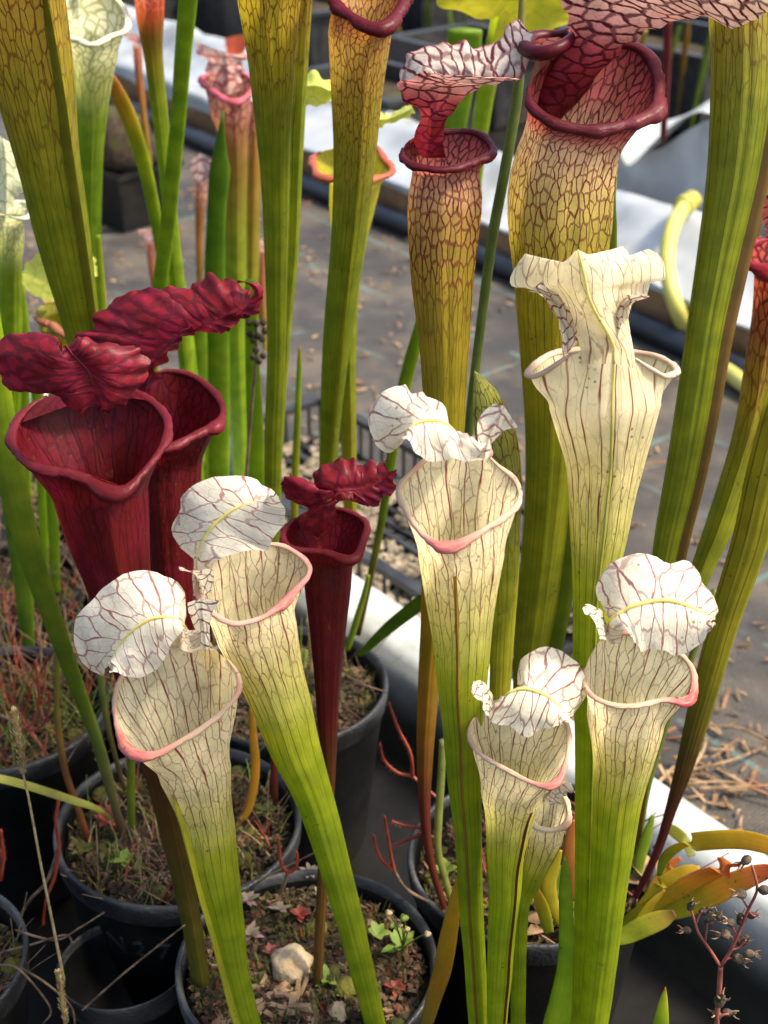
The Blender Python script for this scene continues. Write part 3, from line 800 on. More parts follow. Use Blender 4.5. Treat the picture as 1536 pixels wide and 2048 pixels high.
patch(r, 'hood', [(1018, 1425, 0.016), (1030, 1400, 0.009), (1046, 1385, 0.003), (1053, 1374), (1034, 1354), (1038, 1324), (1060, 1301), (1093, 1294), (1129, 1305), (1158, 1328), (1169, 1357), (1172, 1390), (1160, 1414), (1144, 1430)],
    [(1000, 1432, 0.016), (1002, 1412, 0.009), (1008, 1396, 0.003), (1017, 1386), (1030, 1380), (1043, 1377), (1056, 1377), (1068, 1380), (1082, 1385), (1095, 1392), (1106, 1401), (1117, 1411), (1128, 1422), (1140, 1434)],
    [(975, 1430, 0.016), (972, 1425, 0.009), (972, 1426, 0.003), (978, 1437), (988, 1445), (1000, 1449), (1020, 1454), (1042, 1471), (1062, 1472), (1078, 1460), (1094, 1456), (1108, 1454), (1122, 1447), (1137, 1437)],
    0.530, WH, (0.20, 0.055, 0.05), d=(0.016, -0.006, -0.012), bulge=(0.001, 0.0025), rib=(0.05, 0.99, MID), seed=7.0, cell=0.0062, el=2.8, vp=(0.95, 0, .042), rf=5, ruffle=0.0007, jag=1.0)
patch(r, 'hood_ear', [(995, 1430), (985, 1395), (968, 1365), (948, 1361)], [(985, 1435), (972, 1402), (958, 1383), (944, 1373)], [(972, 1430), (966, 1410), (954, 1396), (942, 1387)], 0.526, WH, VR, jag=0.4, crinkle=0.0002, ruffle=0.0006, rf=2, ns=20, nt=5, cell=0.004, seed=8.2)

# right
r = pitcher('cream white pitcher at right with the bright pink beaked spout, broad pale hood', at(1176, 2130, 0.535))
i5 = pitcher_tube(r, 'tube', [(1250, 1440, 146), (1244, 1510, 118), (1231, 1616, 90), (1222, 1707, 78), (1213, 1798, 71), (1205, 1871, 66), (1197, 1944, 62), (1184, 2048, 58), (1176, 2130, 50)], 0.550, 0.535, 62,
    mat=M_WHITE, palette=white_pal(1425, 1500, 1590, 1700), loop=[(1215, 1268), (1202, 1278), (1181, 1310), (1170, 1339), (1170, 1365), (1181, 1386), (1209, 1403), (1253, 1410), (1290, 1405), (1326, 1396), (1355, 1393), (1376, 1396), (1384, 1375), (1386, 1346), (1376, 1324), (1355, 1306), (1300, 1280), (1250, 1266)], N=(0.08, -0.26, 0.96), ncell=32)
lip(r, i5, 0.0014, 24, (0.56, 0.40, 0.27), (0.52, 0.06, 0.09), beak=1.8, spread=0.45, droop=0.003)
patch(r, 'hood', [(1222, 1275, 0.016), (1224, 1255, 0.009), (1226, 1234, 0.003), (1206, 1216), (1191, 1185), (1209, 1143), (1238, 1117), (1286, 1104), (1337, 1125), (1372, 1124), (1395, 1146), (1412, 1170), (1429, 1196), (1434, 1222), (1428, 1240)],
    [(1218, 1282, 0.016), (1217, 1262, 0.009), (1220, 1244, 0.003), (1230, 1231), (1246, 1221), (1266, 1212), (1286, 1206), (1306, 1202), (1326, 1200), (1345, 1202), (1362, 1206), (1380, 1213), (1395, 1221), (1410, 1230), (1424, 1239)],
    [(1240, 1290, 0.016), (1243, 1272, 0.009), (1250, 1260, 0.003), (1260, 1268), (1268, 1284), (1275, 1296), (1283, 1304), (1304, 1298), (1330, 1300), (1348, 1311), (1368, 1308), (1388, 1298), (1403, 1285), (1416, 1268), (1427, 1244)],
    0.552, WH, (0.26, 0.07, 0.08), d=(0.018, -0.005, -0.014), bulge=(0.001, 0.0025), rib=(0.08, 0.99, MID), seed=9.0, cell=0.0072, el=3.0, vp=(0.92, 0, .036), rf=5, ruffle=0.0006, jag=1.0, rib_r=0.0009)
patch(r, 'hood_ear', [(1225, 1280), (1212, 1242), (1202, 1216), (1170, 1211)], [(1214, 1280), (1202, 1250), (1190, 1228), (1166, 1215)], [(1200, 1280), (1192, 1250), (1180, 1232), (1163, 1220)], 0.546, WH, VR, jag=0.4, crinkle=0.0002, ruffle=0.0006, rf=2, ns=20, nt=5, cell=0.004, seed=10.2)

# seen from behind
r = pitcher('cream white pitcher seen from behind, flared hood with two pointed corners above curled ears', at(1165, 2130, 0.565))
i6 = pitcher_tube(r, 'tube', [(1209, 812, 216), (1210, 865, 186), (1210, 919, 156), (1204, 992, 130), (1199, 1060, 115), (1188, 1182, 86), (1184, 1328, 74), (1180, 1560, 60), (1174, 1800, 50), (1165, 2048, 45), (1162, 2130, 42)], 0.645, 0.565, 180,
    mat=M_WHITE, palette=pal((800, (0.72, 0.65, 0.44), (0.20, 0.06, 0.02), 0.30, 1.0, 3.4, .03), (900, (0.66, 0.59, 0.32), VB, 0.45, 1.0, 3.0, .036), (1010, PALE, VB, 0.7, 1.0, 3, .04), (1150, LIME, VO, 0.4, 0.85, 7, .05), (1300, GREEN, VO, 0.1, 0.5, 12, .05)),
    loop=[(1290, 746, 0, 0.003), (1318, 758), (1345, 760), (1354, 748), (1340, 726), (1304, 708), (1262, 703), (1195, 699), (1118, 702), (1078, 725), (1058, 748), (1072, 760), (1100, 758, 0, 0.004), (1128, 762, 0, 0.013), (1160, 766, 0, 0.017), (1195, 768, 0, 0.018), (1230, 766, 0, 0.017), (1262, 760, 0, 0.012)], N=(0, 0.10, 1.0), hk=(0.5, 0.9, 1.0))
lip(r, i6, 0.0019, 40, (0.62, 0.46, 0.34), (0.55, 0.3, 0.22), beak=1.0)
patch(r, 'hood', [(1122, 705), (1121, 685), (1118, 660), (1108, 630), (1086, 600), (1056, 577), (1023, 568), (1032, 532), (1053, 509), (1086, 537), (1122, 529), (1150, 503)],
    [(1194, 700), (1192, 685), (1189, 662), (1185, 638), (1180, 612), (1176, 590), (1172, 570), (1168, 550), (1164, 534), (1161, 520), (1158, 508), (1155, 500)],
    [(1250, 705), (1248, 685), (1246, 655), (1248, 626), (1265, 597), (1293, 591), (1305, 563), (1330, 558), (1324, 520), (1299, 500), (1272, 522), (1240, 493), (1205, 517), (1160, 503)],
    0.645, (lambda u, t: lerp3((0.72, 0.65, 0.44), (0.77, 0.71, 0.52), ss((u-0.15)*2))), (0.22, 0.07, 0.04), mat=M_WHITE, d=(0.004, -0.034, 0.004), bulge=(0.0, 0.0), rib=(0.0, 1.0, (0.66, 0.63, 0.26)), rib_r=0.0008, seed=11.0, cell=0.030, el=0.24, vp=(0.85, 0, 0.030), ruffle=0.0006, rf=4, crinkle=0.0002, jag=0.6, swap=True, pre=back_rows(i6, 3, 6, 10, 0.0001))
patch(r, 'hood_edge', [(1125, 715), (1122, 680), (1116, 640), (1095, 602), (1060, 578)], [(1136, 705), (1138, 675), (1132, 640), (1112, 600), (1072, 572)], [(1150, 690), (1162, 660), (1140, 622), (1122, 590), (1085, 562)], 0.630, WH, (0.22, 0.03, 0.04), ruffle=0.001, rf=3, ns=26, nt=5, cell=0.0045, seed=12.2, vp=(1, 0, 0.08), d=(0.010, -0.004, 0.004))
patch(r, 'hood_edge', [(1205, 690), (1218, 650), (1228, 620), (1250, 595), (1285, 585)], [(1225, 700), (1238, 660), (1240, 630), (1258, 600), (1295, 590)], [(1250, 712), (1246, 665), (1248, 635), (1266, 606), (1300, 592)], 0.630, WH, (0.22, 0.03, 0.04), ruffle=0.001, rf=3, ns=26, nt=5, cell=0.0045, seed=13.2, vp=(1, 0, 0.08), d=(0.004, -0.004, 0.010))

pts = [i6['rows'][k][NTH//2]+Vector((0, -0.0004, 0)) for k in range(0, 62)]
sweep(r, 'midrib', pts, [0.0007]*len(pts), M_BLADE, [lerp3((0.62, 0.59, 0.22), (0.26, 0.30, 0.02), ss(k/40)) for k in range(len(pts))], 6)
# small one behind the short pitcher
r = pitcher('small cream pitcher half hidden behind the short white one', at(1040, 2130, 0.545))
i7 = pitcher_tube(r, 'tube', [(1090, 1672, 70), (1078, 1714, 56), (1058, 1765, 44), (1042, 1809, 34), (1038, 1900, 30), (1036, 2048, 30), (1034, 2130, 28)], 0.565, 0.545, 55,
    mat=M_WHITE, palette=white_pal(1660, 1690, 1740, 1800), loop=[(1066, 1635), (1072, 1650), (1096, 1657), (1122, 1652), (1136, 1630), (1128, 1595), (1105, 1580), (1082, 1590), (1070, 1612)], N=(0.25, -0.4, 0.88), ncell=18)
lip(r, i7, 0.0015, 20, (0.6, 0.5, 0.34), (0.5, 0.3, 0.2), beak=1.3)
patch(r, 'hood', [(1085, 1600), (1098, 1580), (1110, 1562), (1130, 1556)], [(1095, 1605), (1108, 1588), (1122, 1572), (1142, 1566)], [(1105, 1612), (1122, 1597), (1135, 1588), (1151, 1586)], 0.57, WH, (0.3, 0.08, 0.08), ruffle=0.002, rf=3, ns=24, nt=6, cell=0.004, seed=14)

# unopened young pitcher
r = pitcher('closed yellow green young pitcher with pointed tip behind the central white hood', at(985, 1760, 0.64))
ib = pitcher_tube(r, 'tube', [(949, 742, 3), (958, 760, 26), (970, 790, 56), (982, 830, 78), (993, 880, 88), (1002, 960, 90), (1004, 1040, 84), (1009, 1130, 66), (1009, 1200, 56), (1004, 1300, 50), (998, 1450, 42), (990, 1600, 34), (985, 1760, 26)], 0.665, 0.64, -60,
    pal((740, (0.27, 0.31, 0.05), (0.10, 0.02, 0.01), 0.95, 0.1, 1.6, .07), (1000, (0.30, 0.30, 0.06), VB, 0.85, 0.5, 2.5, .06), (1150, LIME, VB, 0.4, 0.8, 7, .05), (1400, OLIVE, VO, 0.1, 0.5, 12, .05)), ncell=16, flat=0.6)

# ------------------------------------------------------------------ dark red pitchers
GR = 'dark red pitchers'
def red_pal(y0, y1, y2, y3, low=BROWN):
    return pal((y0, RED, DRED, 0.7, 0.7, 2.4, .08), (y1, (0.12, 0.007, 0.010), DRED, 0.5, 0.6, 4, .08), (y2, (0.11, 0.009, 0.009), DRED, 0.15, 0.5, 9, .06), (y3, low, DRED, 0.0, 0.5, 12, .05))
LIPR = (0.115, 0.010, 0.017)
r = pitcher('large dark red pitcher at left with wide open mouth and ruffled maroon hood', at(420, 2080, 0.60), GR)
i8 = pitcher_tube(r, 'tube', [(205, 1004, 192), (216, 1060, 172), (234, 1146, 138), (250, 1230, 116), (268, 1320, 98), (292, 1420, 80), (314, 1517, 64), (350, 1689, 50), (384, 1853, 40), (416, 2048, 32), (422, 2080, 30)], 0.665, 0.60, 18,
    pal((990, RED, DRED, 0.6, 0.8, 3.0, .07), (1150, (0.115, 0.007, 0.010), DRED, 0.4, 0.6, 6, .07), (1420, (0.12, 0.020, 0.010), DRED, 0.1, 0.5, 12, .05), (1600, (0.10, 0.045, 0.010), DRED, 0, 0.5, 12, .05), (1900, (0.11, 0.10, 0.012), DRED, 0, 0.4, 12, .05)),
    loop=[(106, 788), (73, 803), (42, 835), (28, 865), (31, 894), (49, 917), (84, 933), (139, 941), (182, 950), (211, 963), (237, 978), (260, 964), (290, 935), (315, 901), (330, 868), (330, 839), (310, 810), (280, 790), (240, 772), (160, 768)], N=(0, -0.22, 0.97), mat=M_RED, ncell=34)
lip(r, i8, 0.0028, 22, LIPR, (0.10, 0.008, 0.013), beak=1.7, spread=0.5, droop=0.003)
DR2 = (0.23, 0.012, 0.026); DRV = (0.060, 0.007, 0.014)
patch(r, 'hood', [(170, 820), (120, 795), (108, 760), (80, 760), (69, 779), (22, 777), (2, 752), (-14, 700), (26, 668), (69, 675), (84, 688), (117, 704), (128, 726)],
    [(188, 812), (186, 792), (187, 780), (185, 768), (183, 757), (180, 748), (176, 741), (170, 734), (163, 727), (156, 720), (148, 712), (140, 702), (131, 690)],
    [(205, 812), (220, 802), (233, 815), (255, 806), (270, 784), (285, 768), (297, 745), (296, 725), (280, 697), (250, 690), (215, 690), (180, 692), (140, 690)],
    0.665, DR2, DRV, d=(-0.012, -0.022, -0.014), bulge=(0.007, 0.007), rib=(0.2, 1.0, (0.2, 0.03, 0.035)), seed=20.0, cell=0.0075, el=1.4, vp=(0.75, 0, 0.16), ruffle=0.0018, rf=9, jag=2.2, mat=M_RED, crinkle=0.0012, ns=90)
patch(r, 'hood_neck', [(112, 790), (130, 772), (146, 752)], [(190, 775), (186, 760), (182, 745)], [(272, 790), (238, 768), (214, 752)], 0.70, RED, DRED, d=(0.0, 0.0, 0.0), ns=16, nt=8, mat=M_RED, vp=(0.6, 0, 0.10), ruffle=0.0, jag=0.0, crinkle=0.0002, pre=back_rows(i8, 3, 9, 8, -0.0004))

r = pitcher('dark red pitcher behind the large one, long ruffled hood sweeping up to the right', at(400, 1950, 0.66), GR)
i9 = pitcher_tube(r, 'tube', [(338, 935, 128), (340, 1000, 118), (345, 1100, 98), (350, 1200, 84), (358, 1320, 70), (368, 1450, 58), (380, 1600, 46), (395, 1800, 34), (400, 1950, 30)], 0.735, 0.66, 55,
    red_pal(920, 1100, 1400, 1700), loop=[(314, 744), (350, 743), (386, 753), (419, 780), (440, 808), (442, 828), (428, 846), (394, 863), (361, 881), (324, 896), (285, 880), (268, 830), (285, 768)], N=(0.05, -0.28, 0.96), mat=M_RED, ncell=32)
lip(r, i9, 0.0026, 25, LIPR, (0.13, 0.010, 0.016), beak=1.5)
patch(r, 'hood', [(285, 800), (240, 745), (205, 722), (165, 715), (132, 712), (148, 676), (184, 655), (200, 625), (222, 606), (252, 584), (292, 576), (318, 586), (343, 569), (370, 578), (396, 565), (420, 551), (450, 562), (480, 575), (500, 592)],
    [(292, 795), (294, 768), (300, 748), (310, 728), (320, 713), (332, 698), (343, 685), (355, 675), (370, 666), (385, 660), (398, 655), (410, 650), (424, 645), (440, 640), (455, 634), (470, 628), (484, 622), (496, 616), (508, 608)],
    [(306, 800), (312, 770), (322, 740), (335, 715), (350, 696), (365, 681), (380, 668), (396, 655), (412, 644), (424, 655), (438, 661), (456, 662), (470, 650), (478, 626), (488, 632), (503, 636), (516, 622), (522, 600), (512, 592)],
    0.735, DR2, DRV, d=(0.010, -0.006, -0.012), bulge=(0.006, 0.002), rib=(0.05, 0.98, (0.13, 0.012, 0.022)), seed=22.0, cell=0.0078, el=1.5, vp=(0.75, 0, 0.16), ruffle=0.0026, rf=15, jag=1.8, mat=M_RED, crinkle=0.0012, ns=110)
patch(r, 'hood_tip', [(500, 600), (508, 585), (500, 570), (478, 562)], [(510, 608), (517, 590), (508, 570), (476, 560)], [(516, 622), (526, 594), (516, 566), (472, 566)], 0.732, DR2, DRV, d=(0, -0.003, 0), ns=18, nt=4, mat=M_RED, ruffle=0.0003, vp=(0.5, 0, 0.1))

r = pitcher('slim dark red pitcher left of centre with small frilled maroon hood', at(636, 2040, 0.60), GR)
i10 = pitcher_tube(r, 'tube', [(655, 1130, 96), (655, 1182, 89), (655, 1255, 72), (655, 1346, 55), (655, 1437, 41), (657, 1560, 27), (650, 1680, 23), (643, 1800, 21), (637, 1920, 19), (636, 2040, 18)], 0.68, 0.60, 28,
    red_pal(1115, 1220, 1420, 1640, (0.12, 0.06, 0.012)), loop=[(613, 1022), (588, 1040), (571, 1062), (572, 1084), (595, 1097), (628, 1098), (664, 1103), (695, 1114), (714, 1104), (725, 1073), (731, 1051), (719, 1035), (690, 1022), (655, 1016)], N=(0.02, -0.14, 0.99), mat=M_RED, ncell=32)
lip(r, i10, 0.0020, 26, LIPR, (0.13, 0.008, 0.012), beak=1.7, droop=0.001)
patch(r, 'hood', [(600, 1052), (618, 1022), (616, 1000), (588, 1003), (569, 981), (564, 958), (579, 952), (608, 970), (624, 976), (629, 947), (646, 930), (682, 916), (705, 919), (722, 928), (740, 920), (757, 930), (777, 916)],
    [(635, 1075), (643, 1040), (648, 1015), (645, 998), (640, 990), (635, 985), (640, 984), (650, 984), (660, 984), (670, 983), (682, 981), (697, 980), (713, 979), (730, 976), (748, 970), (764, 962), (782, 950)],
    [(672, 1040), (672, 1015), (676, 1000), (668, 1000), (656, 992), (655, 985), (664, 984), (675, 990), (690, 996), (705, 998), (720, 1003), (742, 1015), (760, 1006), (771, 986), (781, 993), (792, 970), (788, 940)],
    0.685, DR2, DRV, d=(0.008, -0.004, -0.010), bulge=(0.004, 0.003), rib=(0.35, 0.97, (0.2, 0.03, 0.04)), seed=24.0, cell=0.006, el=1.4, vp=(0.75, 0, 0.16), ruffle=0.0018, rf=15, jag=1.8, mat=M_RED, crinkle=0.0009, ns=110)

# ------------------------------------------------------------------ tall veined pitchers behind
GT = 'tall veined green pitchers'
def veined_pal(y0, y1, y2, y3, top=(0.46, 0.31, 0.05), mid=(0.33, 0.29, 0.025), low=(0.205, 0.245, 0.010), v=VR):
    return pal((y0, top, v, 1.0, 0.8, 2.4, .065), (y1, mid, VB, 0.95, 0.9, 3.2, .055), (y2, low, VO, 0.35, 0.85, 8, .055), (y3, low, VO, 0.05, 0.75, 14, .05))
# T5 right
r = pitcher('big bulging veined pitcher right of centre with maroon lip and huge pink hood', at(1040, 1660, 0.73), GT)
t5 = pitcher_tube(r, 'tube', [(1142, 285, 196), (1128, 340, 204), (1121, 400, 210), (1119, 456, 206), (1116, 518, 187), (1110, 609, 158), (1106, 755, 122), (1102, 900, 106), (1092, 1036, 90), (1072, 1219, 77), (1058, 1328, 62), (1046, 1500, 46), (1040, 1660, 34)], 0.745, 0.73, 58,
    pal((222, (0.20, 0.016, 0.028), (0.045, 0.003, 0.007), 1.0, 0.6, 1.9, .10), (258, (0.46, 0.11, 0.095), (0.075, 0.005, 0.008), 1.0, 0.8, 2.0, .075), (286, (0.62, 0.43, 0.25), VR, 1.0, 0.8, 2.0, .075), (380, (0.58, 0.46, 0.14), VR, 1.0, 0.8, 2.1, .07), (500, (0.40, 0.34, 0.035), VB, 0.95, 0.9, 3.0, .06), (640, (0.31, 0.27, 0.014), VO, 0.35, 0.85, 8, .055), (900, (0.22, 0.23, 0.010), VO, 0.1, 0.8, 14, .05)),
    loop=[(1085, 135), (1064, 160), (1060, 193), (1072, 215), (1104, 237), (1140, 249), (1180, 254), (1224, 249), (1268, 237), (1297, 224), (1308, 215), (1311, 197), (1313, 171), (1308, 139), (1293, 109), (1268, 93), (1230, 85), (1160, 95), (1115, 112)], N=(0.05, -0.48, 0.87), ncell=48)
lip(r, t5, 0.0034, 30, (0.070, 0.0055, 0.011), (0.13, 0.02, 0.026), beak=1.5, spread=0.7)
wing(r, t5, 0.010, GREEN, y0=300, cfun=lambda u: lerp3((0.14, 0.20, 0.01), (0.10, 0.07, 0.01), 0.2))
patch(r, 'hood', [(1064, 210, .004), (1068, 175, .004), (1086, 142, .002), (1116, 105), (1140, 78), (1140, 45), (1128, 15), (1122, -25), (1190, -62), (1280, -70), (1370, -66), (1450, -58), (1530, -48), (1580, -30)],
    [(1090, 236, .010), (1112, 195, .010), (1138, 160, .006), (1162, 128, .002), (1184, 98), (1204, 70), (1226, 42), (1256, 15), (1296, -4), (1350, -14), (1410, -16), (1480, -12), (1530, -6), (1570, 0)],
    [(1120, 248, .018), (1158, 200, .022), (1192, 158, .018), (1222, 122, .012), (1246, 96, .006), (1272, 76), (1302, 60), (1340, 46), (1394, 36), (1450, 45), (1480, 57), (1512, 34), (1545, 30), (1580, 22)],
    0.755, (lambda u, t: stops([(0.12, (0.13, 0.009, 0.017)), (0.30, (0.34, 0.045, 0.050)), (0.55, (0.72, 0.38, 0.30)), (1.0, (0.80, 0.64, 0.52))], u)), (0.060, 0.004, 0.009), mat=M_HOODR, d=(0.006, -0.010, -0.004), bulge=(0.002, 0.003), seed=30.0, cell=0.0058, el=1.9, vp=(1.0, 0, 0.10), ruffle=0.0022, rf=9, ns=60)
# curled ear of the lip at the back left
pts = resample([at(x, y, 0.765+d_) for x, y, d_ in ((1150, 72, 0), (1128, 90, -0.012), (1100, 103, -0.016), (1072, 106, -0.012), (1052, 96, 0), (1054, 82, 0.015), (1080, 74, 0.022), (1110, 73, 0.022), (1140, 66, 0.012))], 50)
sweep(r, 'lip', pts, [0.0030+0.0010*sin(k/49*pi) for k in range(50)], M_LIP, [(0.075, 0.006, 0.012)]*50, 12)
patch(r, 'lip_ear', [(1052, 92), (1062, 84), (1085, 76), (1120, 73)], [(1075, 112), (1088, 106), (1106, 98), (1130, 86)], [(1082, 150), (1094, 135), (1108, 120), (1132, 100)], 0.768, (0.30, 0.06, 0.04), DRED, ns=18, nt=6, ruffle=0, seed=31)

# T4 centre
r = pitcher('veined pitcher behind the central white one, maroon lip, white and red frilled hood', at(888, 1812, 0.665), GT)
t4 = pitcher_tube(r, 'tube', [(889, 350, 130), (888, 401, 146), (886, 467, 139), (884, 560, 123), (886, 640, 106), (888, 719, 92), (888, 865, 78), (880, 1000, 68), (868, 1219, 54), (855, 1401, 40), (849, 1524, 31), (850, 1634, 21), (862, 1725, 17), (888, 1812, 14)], 0.745, 0.665, 62,
    pal((288, (0.20, 0.016, 0.030), (0.045, 0.003, 0.007), 1.0, 0.3, 1.6, .10), (332, (0.46, 0.12, 0.11), (0.08, 0.006, 0.009), 1.0, 0.3, 1.7, .09), (362, (0.56, 0.32, 0.19), VR, 1.0, 0.3, 1.6, .11), (420, (0.48, 0.30, 0.075), VR, 1.0, 0.5, 1.9, .095), (540, (0.36, 0.27, 0.025), VR, 1.0, 0.7, 2.8, .075), (700, (0.31, 0.25, 0.014), VB, 0.5, 0.9, 7, .06), (1000, (0.29, 0.26, 0.014), VO, 0.1, 0.8, 14, .05), (1400, (0.27, 0.15, 0.014), BROWN, 0, 0.6, 14, .05), (1600, (0.14, 0.03, 0.018), DRED, 0, 0.4, 14, .05)),
    loop=[(828, 275), (810, 288), (807, 303), (815, 320), (843, 331), (883, 336), (919, 330), (956, 316), (980, 306), (984, 297), (976, 285), (965, 272), (937, 262), (901, 263), (860, 266)], N=(0.02, -0.16, 0.98), ncell=36)
lip(r, t4, 0.0024, 30, (0.075, 0.006, 0.012), (0.085, 0.007, 0.013), beak=1.2)
patch(r, 'hood', [(818, 300, .016), (828, 275, .010), (838, 248, .004), (840, 224), (812, 205), (800, 185), (794, 170), (812, 158), (846, 146), (875, 150), (890, 149)],
    [(850, 316, .022), (856, 285, .014), (862, 258, .006), (868, 235), (872, 212), (875, 195), (878, 182), (885, 172), (895, 165), (905, 158), (912, 150)],
    [(892, 316, .020), (887, 282, .012), (889, 256, .005), (900, 232), (914, 212), (928, 196), (942, 186), (960, 175), (985, 168), (1015, 160), (1042, 157)],
    0.742, (lambda u, t: stops([(0.15, (0.13, 0.009, 0.019)), (0.42, (0.34, 0.040, 0.050)), (0.7, (0.66, 0.28, 0.23)), (1.0, (0.74, 0.46, 0.38))], u)), (0.070, 0.005, 0.010), mat=M_HOODR, d=(0.002, -0.010, -0.004), bulge=(0.0, 0.0), seed=33.0, cell=0.0048, el=1.9, vp=(1.0, 0, 0.095), ruffle=0.0012, rf=6, ns=50, jag=0.7)
patch(r, 'hood_back', [(800, 180), (806, 140), (810, 118), (826, 100), (865, 90), (890, 86), (920, 84), (948, 92), (974, 93), (1000, 73), (1018, 51), (1040, 36)],
    [(815, 178), (825, 155), (838, 135), (855, 125), (880, 120), (905, 120), (930, 122), (955, 124), (980, 122), (1008, 108), (1030, 90), (1055, 60)],
    [(830, 180), (846, 165), (862, 158), (880, 158), (898, 156), (915, 154), (935, 160), (960, 160), (985, 158), (1015, 160), (1045, 154), (1073, 72)],
    0.765, (0.62, 0.54, 0.46), (0.14, 0.018, 0.03), d=(0.014, 0.004, -0.002), bulge=(0.002, 0.002), seed=34.0, cell=0.0052, el=2.2, vp=(1.0, 0, 0.10), cedge=(0.42, 0.05, 0.07), ruffle=0.0022, rf=8, ns=56)

# T3
r = pitcher('tall veined pitcher at top centre, glossy maroon spout cut by the frame', at(652, 1330, 0.90), GT)
t3 = pitcher_tube(r, 'tube', [(719, 73, 124), (715, 164, 104), (711, 292, 84), (700, 437, 72), (690, 536, 66), (674, 682, 55), (662, 828, 42), (657, 919, 36), (653, 1100, 30), (652, 1330, 24)], 0.83, 0.88, 14,
    [(10, (0.50, 0.12, 0.04, *VR, 1.0, 0.5, 1.9, .095))]+veined_pal(80, 240, 480, 640, top=(0.48, 0.33, 0.07)), loop=[(671, -8), (688, 14), (704, 27), (733, 46), (752, 51), (775, 43), (790, 22), (803, -2), (806, -40), (785, -80), (735, -100), (685, -85), (663, -45)], N=(0, -0.40, 0.92), ncell=38)
lip(r, t3, 0.0036, 25, (0.085, 0.007, 0.013), (0.085, 0.007, 0.013), beak=1.5)
wing(r, t3, 0.004, OLIVE, y0=420)
patch(r, 'hood', [(690, -60), (680, -110), (660, -160)], [(735, -80), (735, -130), (735, -190)], [(785, -60), (795, -110), (815, -160)], 0.86, (0.35, 0.1, 0.06), DRED, ns=20, nt=8)

# T1
r = pitcher('broad olive veined pitcher slanting across the upper left corner', at(238, 1200, 0.86), GT)
t1 = pitcher_tube(r, 'tube', [(12, -110, 230), (34, 0, 190), (65, 164, 162), (93, 310, 128), (118, 437, 113), (140, 547, 94), (160, 639, 76), (185, 760, 66), (212, 950, 52), (238, 1200, 40)], 0.80, 0.84, 42,
    veined_pal(-100, 120, 420, 560, top=(0.46, 0.31, 0.045), mid=(0.34, 0.28, 0.025), low=(0.22, 0.24, 0.010)), loop=[(-110, -140), (-60, -100), (20, -80), (90, -100), (130, -140), (120, -200), (20, -240), (-80, -210)], N=(0.1, -0.35, 0.93), ncell=42)
lip(r, t1, 0.005, 25, (0.13, 0.014, 0.022), (0.13, 0.014, 0.022))
wing(r, t1, 0.007, GREEN, cfun=lambda u: (0.17, 0.16, 0.012))

# T2 pair
r = pitcher('tall ribbed pitcher, front one of the pair left of top centre', at(545, 1260, 0.92), GT)
t2 = pitcher_tube(r, 'tube', [(536, -60, 142), (536, 0, 124), (544, 146, 90), (548, 292, 66), (551, 400, 54), (552, 560, 43), (552, 719, 36), (545, 937, 33), (545, 1260, 26)], 0.85, 0.89, 0,
    veined_pal(-60, 110, 260, 420, top=(0.50, 0.38, 0.035), mid=(0.36, 0.32, 0.02), low=(0.205, 0.245, 0.010), v=VB), loop=[(440, -100), (480, -70), (536, -60), (590, -75), (620, -110), (600, -150), (536, -170), (465, -150)], N=(0, -0.3, 0.95), ncell=30, rib=0.03)
lip(r, t2, 0.004, 25, (0.3, 0.2, 0.03), (0.25, 0.12, 0.03))
r = pitcher('tall ribbed pitcher standing just behind and right of its twin', at(556, 1240, 0.97), GT)
t2b = pitcher_tube(r, 'tube', [(596, -60, 66), (594, 0, 60), (587, 146, 57), (580, 292, 53), (576, 500, 42), (562, 682, 37), (550, 937, 27), (548, 1240, 20)], 0.90, 0.93, 40,
    veined_pal(-60, 60, 200, 360, top=(0.27, 0.16, 0.02), mid=(0.28, 0.25, 0.018), low=(0.20, 0.24, 0.010), v=VB), ncell=14, rib=0.03)

# T6
r = pitcher('tall olive pitcher at upper right slanting down towards the pink spouted one', at(1262, 1700, 0.70), GT)
t6 = pitcher_tube(r, 'tube', [(1480, -60, 128), (1480, 0, 122), (1482, 100, 117), (1480, 200, 114), (1465, 346, 102), (1434, 518, 82), (1408, 664, 71), (1386, 810, 68), (1361, 956, 62), (1333, 1091, 51), (1308, 1250, 40), (1285, 1450, 28), (1262, 1700, 16)], 0.80, 0.70, 55,
    veined_pal(-60, 60, 260, 480, top=(0.34, 0.28, 0.035), mid=(0.29, 0.26, 0.022), low=(0.20, 0.23, 0.010), v=VB), loop=[(1400, -110), (1430, -80), (1490, -65), (1550, -85), (1575, -120), (1540, -160), (1470, -170), (1415, -145)], N=(0, -0.3, 0.95), ncell=30, rib=0.03)
wing(r, t6, 0.006, BROWN, cfun=lambda u: (0.20, 0.12, 0.03))
lip(r, t6, 0.004, 25, (0.2, 0.05, 0.03), (0.2, 0.05, 0.03))

